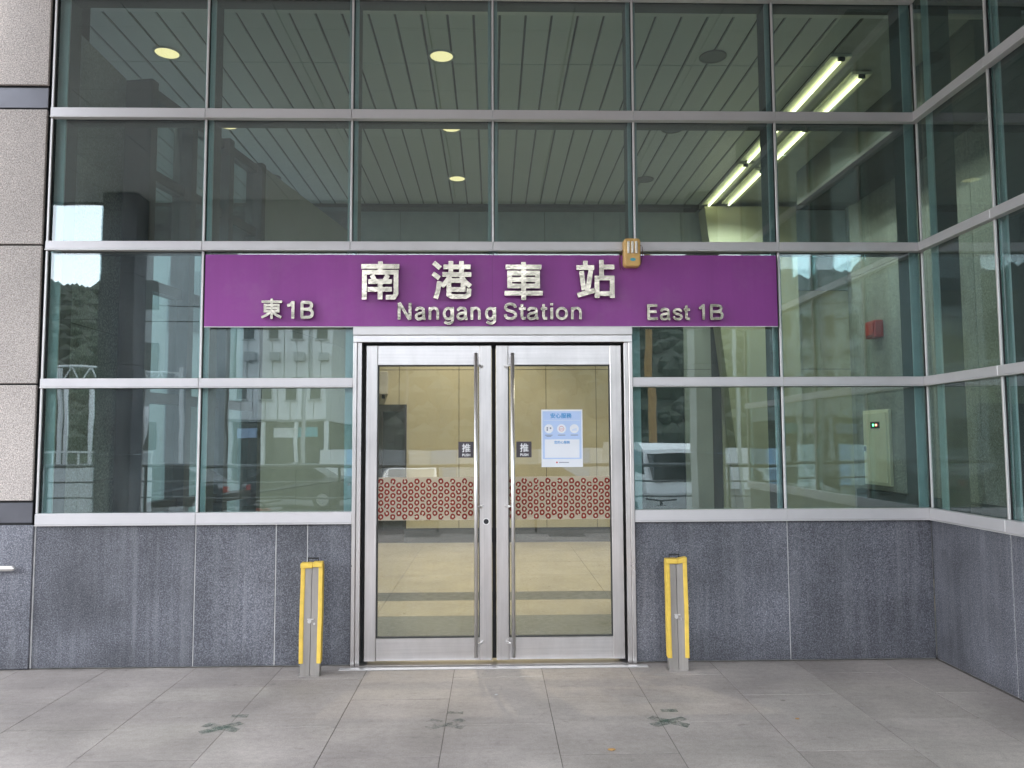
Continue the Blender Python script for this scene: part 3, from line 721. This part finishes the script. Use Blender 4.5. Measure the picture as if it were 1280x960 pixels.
# ceiling of long metal strips
ce = bxo('lobby_ceiling', (-6, 6, .2, 8.5, HC+.02, HC+.45), 'ceiling_gap', kind='structure')
bm1 = None
for k in range(38):
    x = -5.02+.2165*k
    for (y0, y1) in ((.79, 1.705), (1.715, 6.05)):
        if k == 0:
            bm = bmesh.new(); box(bm, -.098, .098, y0, y1, HC, HC+.019, bev=.003); o = obj('ceiling_strip', bm, 'ceiling_white', ce); proto[y0] = o
        else: o = proto[y0].copy(); COL.objects.link(o)
        o.location = (x, 0, random.uniform(-.0008, .0008))
bxo('ceiling_trim', (-6, 4.7, .70, .785, HC-.045, HC+.0), 'aluminium_cap', ce)
bxo('ceiling_edge', (-6, 4.7, .21, .70, HC-.01, HC+.019), 'frame_dark', ce)
bxo('ceiling_edge', (-6, 3.1, 6.06, 6.28, HC-.05, HC+.019), 'frame_dark', ce)
bxo('light_trough', (3.115, 4.7, .80, 6.28, HC-.002, HC+.019), 'plaster', ce)
# lit and unlit round downlights
DLN = [(-2.93, 1.54, 1, 'front left lit round downlight in the lobby ceiling'), (-.457, 1.56, 1, 'front middle lit round downlight in the lobby ceiling'), (2.03, 1.53, 0, 'front right unlit round downlight in the lobby ceiling'),
       (-2.93, 3.17, 1, 'second row left lit round downlight in the lobby ceiling'), (-.457, 3.21, 1, 'second row middle lit round downlight in the lobby ceiling'), (2.04, 3.2, 0, 'second row right unlit round downlight in the lobby ceiling'),
       (-2.93, 4.89, 0, 'rear left unlit round downlight in the lobby ceiling'), (-.465, 4.91, 1, 'rear middle lit round downlight in the lobby ceiling'), (2.06, 4.92, 0, 'rear right unlit round downlight in the lobby ceiling')]
for x, y, on, lb in DLN:
    t = thing('downlight', (x, y, HC), lb, 'ceiling light', 'round downlights in the lobby ceiling')
    bm = bmesh.new()
    seg = 28; prof = [(.124, HC-.001), (.124, HC-.010), (.108, HC-.012), (.102, HC-.004)]
    rings = [[bm.verts.new((x+r*math.cos(2*math.pi*i/seg), y+r*math.sin(2*math.pi*i/seg), z)) for i in range(seg)] for r, z in prof]
    for A, B in zip(rings, rings[1:]):
        for i in range(seg): bm.faces.new((A[i], A[(i+1) % seg], B[(i+1) % seg], B[i]))
    obj('trim_ring', bm, 'downlight_ring' if on else 'downlight_off', t, smooth=True)
    bm = bmesh.new(); disc(bm, x, y, HC-.0045, .1025, 'z', 28); obj('lamp_face', bm, 'lamp_warm' if on else 'downlight_off', t)
    if on:
        ld = bpy.data.lights.new('downlight_beam', 'SPOT'); ld.energy = (38 if y < 2 else 76) if x > -2 else 30; ld.color = (1, .89, .72); ld.spot_size = R(90); ld.spot_blend = .6; ld.shadow_soft_size = .022
        lo = bpy.data.objects.new('downlight_beam', ld); COL.objects.link(lo); lo.parent = t; lo.location = (0, 0, -.028)
# fluorescent strip lights
def strip(x, y0, y1, z, lb):
    t = thing('strip_light', (x, (y0+y1)/2, z), lb, 'strip light', 'fluorescent strip lights in the lobby')
    bxo('tray', (x-.10, x+.10, y0, y1, z-.03, z), 'tray_glow_tint', t, bev=.004)
    for y in (y0+.012, y1-.012): bxo('lamp_holder', (x-.03, x+.03, y-.012, y+.012, z-.066, z-.0305), 'frame_dark', t)
    bm = bmesh.new(); tube(bm, [(x, y0+.025, z-.052), (x, y1-.025, z-.052)], .015, 10); obj('fluorescent_tube', bm, 'tube_glow', t, smooth=True)
    ld = bpy.data.lights.new('strip_beam', 'SPOT'); ld.energy = 8.5; ld.color = (1, .95, .78); ld.spot_size = R(150); ld.spot_blend = .5; ld.shadow_soft_size = .014
    lo = bpy.data.objects.new('strip_beam', ld); COL.objects.link(lo); lo.parent = t; lo.location = (0, 0, -.075)
strip(3.19, 1.45, 2.72, HC-.003, 'nearest bright fluorescent strip light at the lobby ceiling edge')
strip(3.20, 2.82, 4.12, HC-.003, 'middle bright fluorescent strip light of the left lobby row')
strip(3.21, 4.22, 5.95, HC-.003, 'farthest bright fluorescent strip light of the left lobby row')
strip(3.52, 1.75, 2.95, HC-.02, 'nearest fluorescent strip light of the right lobby row')
strip(3.50, 3.05, 4.30, HC-.02, 'middle fluorescent strip light of the right lobby row')
strip(3.48, 4.40, 5.85, HC-.02, 'farthest fluorescent strip light of the right lobby row')
# walls
bw = thing('lobby_back_wall', (1.2, 6.3, 0), 'beige panelled wall at the back of the lobby', 'wall')
bxo('wall_core', (-2.1, 5.5, 6.33, 6.6, 0, 5.45), 'ceiling_gap', bw)
xs = [-2.1, -1.39, -.5, .03, .8, 1.55, 1.95, 2.88, 3.30, 3.44, 4.2, 5.45]
for a, b in zip(xs, xs[1:]):
    for z0, z1 in ((.205, 2.55), (2.55, 3.75), (3.75, 5.0)):
        s = .04 if z0 < 2.5 else 0
        bm = bmesh.new(); g = .004
        prism(bm, [(a+g, z0+g), (b-g, z0+g), (b-g, z1-g), (a+g, z1-g)], lambda p, q_: (p, 6.30, q_), lambda p, q_: (p, 6.329, q_))
        obj('wall_panel', bm, ('window_dark' if a in (1.95, 3.30) else 'concrete' if a == 2.88 else 'beige_wall') if z0 < 3 else 'upper_wall', bw)
bxo('skirting', (-1.3, 5.45, 6.27, 6.299, 0, .203), 'dark_skirting', bw)
# small fittings on the back wall
sp = thing('wall_speaker', (-1.62, 6.25, 2.2), 'small pale box fixed high on the beige lobby wall', 'speaker')
bxo('case', (-1.69, -1.55, 6.20, 6.298, 2.18, 2.52), 'plaster', sp, bev=.01); bxo('bracket', (-1.64, -1.60, 6.25, 6.298, 2.12, 2.178), 'frame_dark', sp)
# inner passage opening, dark
pd = thing('passage_door', (-1.7, 6.2, 0), 'dark framed glass passage door at the lobby back left', 'door')
bxo('door_panel', (-2.05, -1.28, 6.26, 6.296, .21, 1.98), 'window_dark', pd)
for a in (-2.05, -1.66, -1.31): bxo('door_frame', (a, a+.04, 6.23, 6.262, .205, 2.02), 'frame_dark', pd)
bxo('door_head', (-2.05, -1.27, 6.225, 6.264, 1.93, 2.03), 'frame_dark', pd)
# right granite wall
rw = thing('lobby_granite_wall', (4.75, .5, 0), 'speckled granite wall inside the lobby on the right', 'wall')
bxo('wall_core', (4.755, 5.0, -4, 4.7, 0, 5.45), 'ceiling_gap', rw)
for a, b in ((-4, -2.6), (-2.6, -1.3), (-1.3, -.2), (-.2, .95), (.95, 2.1), (2.1, 3.3), (3.3, 4.7)):
    for z0, z1 in ((.86, 2.05), (2.05, 3.6), (3.6, 5.0)): bxo('stone_panel', (4.73, 4.754, a+.003, b-.003, z0+.003, z1-.003), 'granite_inside', rw)
    bxo('dark_base', (4.70, 4.754, a+.003, b-.003, 0, .855), 'dark_skirting', rw)
for z0, z1 in ((.0, .86), (.86, 2.05), (2.05, 3.6), (3.6, 5.0)): bxo('stone_panel', (4.735, 4.995, 4.702, 4.72, z0+.003, z1-.003), 'granite_inside', rw)
ew = thing('recess_wall', (5.45, 5.5, 0), 'pale recess wall beyond the lobby granite', 'wall')
bxo('wall_face', (5.42, 5.6, 4.0, 6.3, 0, 5.4), 'concrete', ew)
# ceiling beam near the right wall
bxo('ceiling_beam', (4.0, 4.72, .8, 4.6, 4.55, 4.99), 'frame_dark', label='dark beam under the lobby ceiling beside the granite wall', cat='beam', loc=(4.3, 2.7, 4.55))
# leaning beige column right of the door
lc = thing('leaning_column', (3.9, 6.0, 0), 'beige leaning column inside the lobby right of the doors', 'column')
bm = bmesh.new()
prism(bm, [(3.67, 0.0), (4.5, 0.0), (4.5, 4.93), (3.14, 4.93)], lambda a, b: (a, 5.9, b), lambda a, b: (a, 6.26, b)); obj('shaft', bm, 'beige_wall', lc)
# cabinet, bell
cb = thing('electrical_cabinet', (4.70, 4.12, .94), 'cream metal cabinet with indicator lights on the lobby granite wall', 'cabinet')
bxo('cabinet_frame', (4.69, 4.7295, 3.80, 4.44, .93, 1.845), 'cabinet', cb, bev=.004)
cdr = bxo('cabinet_door', (4.672, 4.6895, 3.84, 4.40, .965, 1.81), 'cabinet', cb, bev=.004)
bxo('indicator_panel', (4.667, 4.6718, 3.98, 4.20, 1.62, 1.70), 'black_rubber', cb)
for y, m in ((4.125, 'led_green'), (4.05, 'led_red')):
    bm = bmesh.new(); tube(bm, [(4.6665, y, 1.66), (4.660, y, 1.66)], .013, 10); obj('indicator_light', bm, m, cb)
bxo('cabinet_handle', (4.660, 4.6715, 4.345, 4.375, 1.34, 1.40), 'black_rubber', cdr)
fb = thing('fire_bell', (4.70, 4.03, 2.8), 'dark red fire alarm box high on the lobby granite wall', 'alarm')
bxo('case', (4.62, 4.7295, 3.90, 4.15, 2.72, 2.93), 'fire_red', fb, bev=.012); bxo('lid', (4.605, 4.6195, 3.93, 4.12, 2.75, 2.90), 'fire_red', fb, bev=.005)
# left inner granite return and slanted inner glass wall
lw = thing('inner_granite_return', (-3.15, .5, 0), 'dark granite return wall just inside the left glass', 'wall')
for z0, z1 in ((0, 1.2), (1.2, 2.35), (2.35, 3.6), (3.6, 4.5)): bxo('stone_panel', (-3.3, -3.03, .2, 1.0, z0+.003, z1-.003), 'granite_inside', lw)
gw = thing('inner_glass_wall', (-2.5, 3.6, 0), 'slanting inner glass wall with dark posts at the lobby left', 'glass wall')
ga = R(9.5); D = Vector((math.sin(ga), math.cos(ga), 0)); O = Vector((-2.97, 1.02, 0)); NRM = Vector((math.cos(ga), -math.sin(ga), 0))
def along(a0, a1, t0, t1, z0, z1, name, mat):
    bm = bmesh.new(); pts = [O+D*a+NRM*t for a, t in ((a0, t0), (a1, t0), (a1, t1), (a0, t1))]
    A = [bm.verts.new((p.x, p.y, z0)) for p in pts]; B = [bm.verts.new((p.x, p.y, z1)) for p in pts]
    bm.faces.new(A[::-1]); bm.faces.new(B)
    for i in range(4): bm.faces.new((A[i], A[(i+1) % 4], B[(i+1) % 4], B[i]))
    return obj(name, bm, mat, gw)
ps = [0, .62, 1.3, 2.0, 2.9, 3.9, 5.2]
for i_, a in enumerate(ps[:4]): along(a, a+.09, -.14 if i_ == 0 else -.02, .16, 0, 4.5, 'post', 'frame_dark')
for a, b in zip(ps[:3], ps[1:4]):
    zz = [.02, .95, 1.86, 2.80, 3.74, 4.44]
    for z in zz: along(a+.091, b-.001, .0, .10, z-.045, z+.045, 'rail', 'frame_dark')
    for z0, z1 in zip(zz, zz[1:]): along(a+.091, b-.001, .04, .055, z0+.046, z1-.046, 'pane', 'glass_inner')
iw = thing('inner_side_wall', (-2.3, 4.6, 0), 'plain grey side wall deep inside the lobby on the left', 'wall')
for a, b in ((2.091, 3.1), (3.1, 4.2), (4.2, 5.28)):
    for z0, z1 in ((0, .95), (.95, 2.8), (2.8, 4.5)): along(a+.002, b-.002, .0, .12, z0+.002, z1-.002, 'wall_panel', 'side_wall').parent = iw
for c_ in iw.children: c_.location = LOC['inner_glass_wall']-LOC['inner_side_wall']+c_.location
# neighbouring pale wall seen past the inner glass
nb = thing('neighbour_building', (-9, 15, 0), 'pale neighbouring building seen through the inner glass wall', 'building')
bxo('wall', (-24, -2.2, 14, 22, -.7, 9), 'neighbour_wall', nb)
for k in range(7):
    for z in (1.0, 4.2): bxo('window', (-22+k*2.8, -20.6+k*2.8, 13.95, 13.999, z, z+1.5), 'window_dark', nb)
bxo('parapet', (-24.1, -2.1, 13.9, 22.1, 9.0, 9.3), 'concrete', nb)

# ------------------------------------------------------------------ canopy over the forecourt
cp = thing('canopy', (0, -3.1, 5.1), 'flat pale canopy soffit over the forecourt, mirrored in the glass', 'canopy')
bm = bmesh.new(); prism(bm, [(-3.3, -.04), (3.2, -.04), (3.2, -6.2), (-6.8, -6.2)], lambda a, b: (a, b, 5.22), lambda a, b: (a, b, 5.5)); obj('roof_slab', bm, 'concrete', cp)
bxo('roof_slab_rear', (-9.5, 8.5, .21, 8.6, 5.46, 5.8), 'concrete', cp)
for j in range(5):                                 # left roof edge cut back diagonally, shaped to let light onto the pier
    ya, yb = -.05-j*1.23-.006, -.05-(j+1)*1.23+.006
    for i in range(8):
        xa, xb = -6.8+i*1.25+.006, -6.8+(i+1)*1.25-.006
        la, lb = -3.26+ya*.568, -3.26+yb*.568
        if xb < lb: continue
        if xa >= la: pts = [(xa, ya), (xb, ya), (xb, yb), (xa, yb)]
        else:
            pts = [(xb, yb), (max(xa, lb), yb)]
            if xa > lb: pts.append((xa, (xa+3.26)/.568))
            if xb > la: pts += [(la, ya), (xb, ya)]
            else: pts.append((xb, (xb+3.26)/.568))
        bm = bmesh.new(); prism(bm, pts, lambda a, b: (a, b, 5.1), lambda a, b: (a, b, 5.215)); obj('soffit_panel', bm, 'soffit', cp)
bxo('sky_block_roof', (3.205, 6.5, -6.2, -3.95, 5.1, 5.5), 'soffit', cp)  # unseen roof piece added to keep sky out of the right-hand reflections
bxo('sky_block_fascia', (-5.75, 6.5, -6.3, -6.205, 4.46, 5.55), 'soffit', cp)  # unseen downstand added to block mirrored sky in the middle panes
bxo('fascia_short', (-6.9, -5.751, -6.3, -6.205, 5.08, 5.55), 'metal_band', cp)
for k, (x, w_, m) in enumerate(((-5.35, .5, 'granite_dark'), (3.1, .40, 'concrete'))):
    t = thing('canopy_column', (x, -5.9, 0), ('dark granite canopy column behind the viewer on the left', 'pale canopy column behind the viewer on the right')[k], 'column')
    for z0, z1 in ((0, 1.3), (1.3, 2.6), (2.6, 3.9), (3.9, 5.09)): bxo('cladding', (x-w_/2, x+w_/2, -6.15, -5.75, z0+.004, z1-.004), m, t)

bxo('side_roof', (3.24, 5.0, -3.9, .2, 5.47, 5.7), 'soffit', label='flat roof slab over the room behind the side glass', cat='roof', loc=(4.1, -1.9, 5.47))
# railing at the forecourt edge
rl = thing('railing', (0, -7.65, 0), 'dark steel railing at the forecourt edge, mirrored in the glass', 'railing')
for z, r in ((1.08, .03), (.82, .015), (.56, .015), (.30, .015)):
    bm = bmesh.new(); tube(bm, [(-9, -7.65, z), (8.8, -7.65, z)], r, 8); obj('rail', bm, 'railing_steel', rl, smooth=True)
for k in range(12): bxo('post', (-8.9+k*1.6-.02, -8.9+k*1.6+.02, -7.67, -7.63, 0, 1.06), 'railing_steel', rl)

# ------------------------------------------------------------------ street behind the viewer (seen mirrored)
def car(x, y, rz, mat, lb, van=False):
    t = thing('parked_car', (0, 0, 0), lb, 'van' if van else 'car')
    if van: prof = [(-2.3, .35), (-2.35, .9), (-2.2, 1.15), (-1.55, 1.95), (-1.2, 2.1), (2.2, 2.1), (2.3, 1.9), (2.32, .35)]; gl = [(-2.12, 1.2), (-1.52, 1.9), (-1.25, 1.95), (-.3, 1.95), (-.3, 1.2)]; wd = .9
    else: prof = [(-2.2, .3), (-2.25, .62), (-2.0, .82), (-1.1, .95), (-.45, 1.38), (.1, 1.46), (.9, 1.42), (1.55, 1.05), (2.1, .98), (2.2, .7), (2.2, .3)]; gl = [(-1.0, .98), (-.42, 1.33), (.1, 1.40), (.85, 1.36), (1.4, 1.05)]; wd = .86
    bm = bmesh.new(); prism(bm, prof, lambda a, b: (a, -wd*(1 if b < 1 else .82), b), lambda a, b: (a, wd*(1 if b < 1 else .82), b))
    obj('body', bm, mat, t)
    bm = bmesh.new(); prism(bm, gl, lambda a, b: (a, -wd*.9-.02, b), lambda a, b: (a, wd*.9+.02, b)); obj('side_window', bm, 'car_glass', t)
    bm = bmesh.new()
    if van: box(bm, -2.24, -1.5, -wd*.74, wd*.74, 1.22, 1.86)
    else: prism(bm, [(-1.12, .97), (-.46, 1.40), (-.44, 1.36), (-1.06, .95)], lambda a, b: (a, -wd*.76, b), lambda a, b: (a, wd*.76, b))
    obj('windscreen', bm, 'car_glass', t)
    for a in (-1.4, 1.4):
        for s in (-1, 1):
            bm = bmesh.new(); tube(bm, [(a, s*(wd-.2), .32), (a, s*(wd+.01), .32)], .32, 18); wh = obj('wheel', bm, 'tyre', t)
            bm = bmesh.new(); tube(bm, [(a, s*(wd+.011), .32), (a, s*(wd+.02), .32)], .19, 14); obj('rim', bm, 'aluminium', wh)
    for s in (-1, 1):
        f0 = -2.36 if van else -2.24
        bxo('headlight', (f0, f0+.06, s*.6-.14, s*.6+.14, .66, .82), 'ink_white', t); bxo('tail_light', (2.21 if not van else 2.33, 2.25 if not van else 2.36, s*.65-.12, s*.65+.12, .75, .92), 'fire_red', t)
    t.location = (x, y, -.70); t.rotation_euler = (0, 0, rz); return t
car(-2.3, -17.5, R(-90), 'car_white', 'white car facing the station on the road, mirrored in the left door')
car(4.3, -16, R(-96), 'car_white', 'white van on the road, mirrored right of the doors', van=True)
car(-6.8, -21, R(0), 'car_dark', 'black car on the road, mirrored low in the left glass')
car(1.6, -19, R(180), 'car_dark', 'dark car on the road, mirrored in the right door')
car(-9.5, -18, R(10), 'car_dark', 'dark car farther along the road behind the viewer')
# white building and grey block
wb = thing('white_building', (-10.6, -38, -.7), 'white sided building across the road, mirrored in the left glass', 'building')
for k in range(8):
    x0 = -13+k*.6
    bxo('siding_panel', (x0+.02, x0+.58, -34.1, -34.0, 2.6, 10), 'siding', wb)
bxo('wall', (-13, -8.2, -42, -34.11, 2.5, 10.1), 'siding_grey', wb)
for k in range(4):
    for z in (3.6, 6.6): bxo('window', (-12.6+k*1.2, -12.1+k*1.2, -33.995, -33.96, z, z+1.1), 'window_dark', wb)
bxo('shopfront', (-12.8, -8.4, -40, -35, -.7, 2.45), 'window_dark', wb)
for x in (-13, -11.4, -9.8, -8.3): bxo('shop_column', (x, x+.18, -34.3, -34.1, -.7, 2.48), 'siding', wb)
gb = thing('grey_building', (-15.5, -37, -.7), 'grey block with a balcony beside the white building', 'building')
bxo('wall', (-18.5, -13.1, -42, -33, -.7, 11), 'siding_grey', gb)
bxo('balcony', (-15.2, -13.2, -32.99, -32.2, 4.2, 4.35), 'siding', gb); bxo('balcony_rail', (-15.2, -13.2, -32.25, -32.2, 4.36, 5.3), 'siding_grey', gb)
for z in (1, 5, 8): bxo('window', (-17.6, -16.4, -32.995, -32.96, z, z+1.4), 'window_dark', gb)
# site hoarding, timber pole, low sheds on the right
ho = thing('site_hoarding', (8, -30, -.7), 'pale blue site hoarding across the road', 'fence')
for k in range(22): bxo('hoarding_panel', (-7.6+k*1.2+.01, -7.6+(k+1)*1.2-.01, -30.05, -30, -.7, 1.1), ('siding', 'poster_blue', 'siding_grey')[k % 5 % 3], ho)
bm = bmesh.new(); tube(bm, [(6.1, -25, -.7), (6.15, -25, 9)], [.16, .12], 10); obj('timber_pole', bm, 'timber', label='brown timber utility pole across the road', cat='pole', loc=(6.1, -25, -.7))
for k, (z, x1) in enumerate(((7.6, 40), (6.9, 40))):
    bm = bmesh.new(); tube(bm, [Vector((-40+80*i/16, -25+(.5 if k else 0), z-.9*math.sin(math.pi*i/16))) for i in range(17)], .02, 5); obj('overhead_wire', bm, 'black_rubber', label=('upper sagging overhead wire across the road', 'lower sagging overhead wire across the road')[k], cat='wire', loc=(0, -25, z))
# white fence on the far left
wf = thing('white_fence', (-11, -16, -.7), 'white panel fence mirrored at the lower left glass', 'fence')
for k in range(5): bxo('fence_panel', (-14.2+k*1.0+.01, -14.2+(k+1)*1.0-.01, -16.05, -16, -.7, .75), 'siding', wf)
bxo('fence_rail', (-14.2, -9.2, -16.05, -16, 1.15, 1.2), 'siding', wf)
for k in range(16): bxo('fence_bar', (-14.2+k*.33, -14.16+k*.33, -16.04, -16.01, .76, 1.149), 'siding', wf)
# wooded hill
bm = bmesh.new(); NX, NY = 150, 24; grid = []
rnd = random.Random(3)
from mathutils import noise as mnoise
for j in range(NY+1):
    row = []
    for i in range(NX+1):
        x = -170+340*i/NX; y = -70-110*j/NY; u = j/NY
        h = 36*math.sin(min(1, u*1.5)*math.pi/2)*(.82+.35*mnoise.noise(Vector((x*.013, 3, 0)))+.12*mnoise.noise(Vector((x*.05, y*.04, 1))))
        h += 1.6*mnoise.noise(Vector((x*.35, y*.3, 2)))*min(1, u*4)+1.2*mnoise.noise(Vector((x*.9, y*.7, 5)))*min(1, u*4)
        row.append(bm.verts.new((x, y, -.8+max(0, h))))
    grid.append(row)
for j in range(NY):
    for i in range(NX): bm.faces.new((grid[j][i], grid[j][i+1], grid[j+1][i+1], grid[j+1][i]))
obj('hill', bm, 'foliage', kind='structure')

# ------------------------------------------------------------------ more of the mirrored street
ht = bmesh.new(); rnd = random.Random(11); ico = bmesh.new(); bmesh.ops.create_icosphere(ico, subdivisions=1, radius=1)
def hill_h(x, y):
    u = (-70-y)/110
    return 36*math.sin(min(1, u*1.5)*math.pi/2)*(.82+.35*mnoise.noise(Vector((x*.013, 3, 0)))+.12*mnoise.noise(Vector((x*.05, y*.04, 1))))-.8
for k in range(6500):
    x = rnd.uniform(-110, 110); y = -72-rnd.random()**1.0*90; r = rnd.uniform(.7, 1.9)
    merge(ht, ico, Matrix.Translation((x, y, hill_h(x, y)+r*.3)) @ Matrix.Rotation(rnd.uniform(0, 6), 4, 'Z') @ Matrix.Diagonal((r*rnd.uniform(.7, 1.1), r*rnd.uniform(.7, 1.1), r*rnd.uniform(.7, 1.3), 1)))
ico.free()
obj('hill_trees', ht, 'foliage', kind='stuff', label='dark green trees covering the hill behind the road', cat='trees')
def scooter(x, y, rz, mat, lb):
    t = thing('scooter', (0, 0, 0), lb, 'scooter', 'scooters parked along the near kerb')
    for a in (-.6, .6):
        bm = bmesh.new(); tube(bm, [(a, -.05, .23), (a, .05, .23)], .23, 16); obj('wheel', bm, 'tyre', t)
    bm = bmesh.new(); prism(bm, [(-.85, .45), (-.75, .68), (-.1, .66), (.0, .36), (.35, .34), (.5, .85), (.6, .85), (.62, .4), (.45, .22), (-.3, .22)], lambda a, b: (a, -.14, b), lambda a, b: (a, .14, b)); obj('body', bm, mat, t)
    bxo('seat', (-.78, -.08, -.13, .13, .685, .76), 'black_rubber', t, bev=.03)
    bm = bmesh.new(); tube(bm, [(.52, -.32, .98), (.54, 0, .95), (.52, .32, .98)], .018, 8); obj('handlebar', bm, 'black_rubber', t)
    bm = bmesh.new(); tube(bm, [(.56, 0, .85), (.53, 0, .96)], .03, 8); obj('steering_stem', bm, 'black_rubber', t)
    bxo('headlight', (.61, .65, -.07, .07, .7, .8), 'ink_white', t); bxo('tail_light', (-.88, -.852, -.07, .07, .5, .58), 'fire_red', t)
    t.location = (x, y, -.70); t.rotation_euler = (0, 0, rz)
for k, (x, m, lb) in enumerate(((-6.6, 'car_white', 'white scooter leftmost in the row parked by the kerb'), (-5.5, 'car_dark', 'black scooter second from left in the row by the kerb'), (-4.6, 'car_red', 'red scooter in the row parked by the kerb'), (2.6, 'car_dark', 'black scooter parked by the kerb beside the van'), (3.5, 'car_white', 'white scooter rightmost by the kerb beside the van'))):
    scooter(x, -11.2-.3*(k % 2), R(70+8*k), m, lb)
# white arch and lattice gantry at the far left
wa = thing('white_arch', (-12, -18, -.7), 'white tubular arch mirrored at the lower left glass', 'arch')
for dx in (0, .5):
    bm = bmesh.new(); tube(bm, [Vector((-13.6+dx+2.6*math.sin(i/12*math.pi/2), -18-dx, -.7+3.2*(1-math.cos(i/12*math.pi/2)))) for i in range(13)][::-1], .09, 8); obj('arch_tube', bm, 'siding', wa, smooth=True)
for x in (-12.6, -11.9):
    bm = bmesh.new(); tube(bm, [(x, -18, -.7), (x, -18, 3.4)], .06, 8); obj('arch_post', bm, 'siding', wa, smooth=True)
gt = thing('lattice_gantry', (-16.5, -32, -.7), 'pale lattice gantry mirrored at the left glass', 'gantry')
for z in (3.9, 4.7):
    bm = bmesh.new(); tube(bm, [(-20, -31, z+.4), (-14.3, -31, z)], .05, 6); obj('chord', bm, 'siding', gt)
for k in range(7):
    x = -19.8+k*.8; bm = bmesh.new(); tube(bm, [(x, -31, 4.3-.07*k*.8), (x+.4, -31, 5.05-.07*k*.8)], .03, 6); obj('brace', bm, 'siding', gt)
    bm = bmesh.new(); tube(bm, [(x+.4, -31, 5.05-.07*k*.8), (x+.8, -31, 4.27-.07*k*.8)], .03, 6); obj('brace', bm, 'siding', gt)
for x in (-19.9, -14.4): bxo('leg', (x-.08, x+.08, -31.08, -30.92, -.7, 5.0), 'siding', gt)
# street poles
for k, (x, y, h, m) in enumerate(((-7.4, -26, 7.5, 'siding_grey'), (-3.6, -27.5, 6.2, 'railing_steel'), (9.2, -24, 8, 'siding_grey'))):
    bm = bmesh.new(); tube(bm, [(x, y, -.7), (x, y, h)], [.09, .06], 8); obj('street_pole', bm, m, label=('pale street pole across the road near the white building', 'thin dark street pole across the road behind the white car', 'pale street pole across the road behind the van')[k], cat='pole', loc=(x, y, -.7))
# signboards and air conditioners on the white building
for k, (x, c_) in enumerate(((-12.2, 'poster_blue'), (-10.4, 'siding'), (-9.2, 'label_teal'))): bxo('shop_sign', (x-.5, x+.5, -34.6, -34.4, 1.7, 2.2), c_, wb)
for k in range(4): bxo('air_conditioner', (-12.45+k*1.2, -11.95+k*1.2, -33.95, -33.6, 5.5, 5.9), 'siding_grey', wb)
for k in range(4):
    for z in (3.6, 6.6): bxo('window_sill', (-12.68+k*1.2, -12.02+k*1.2, -33.99, -33.9, z-.1, z-.02), 'siding_grey', wb)
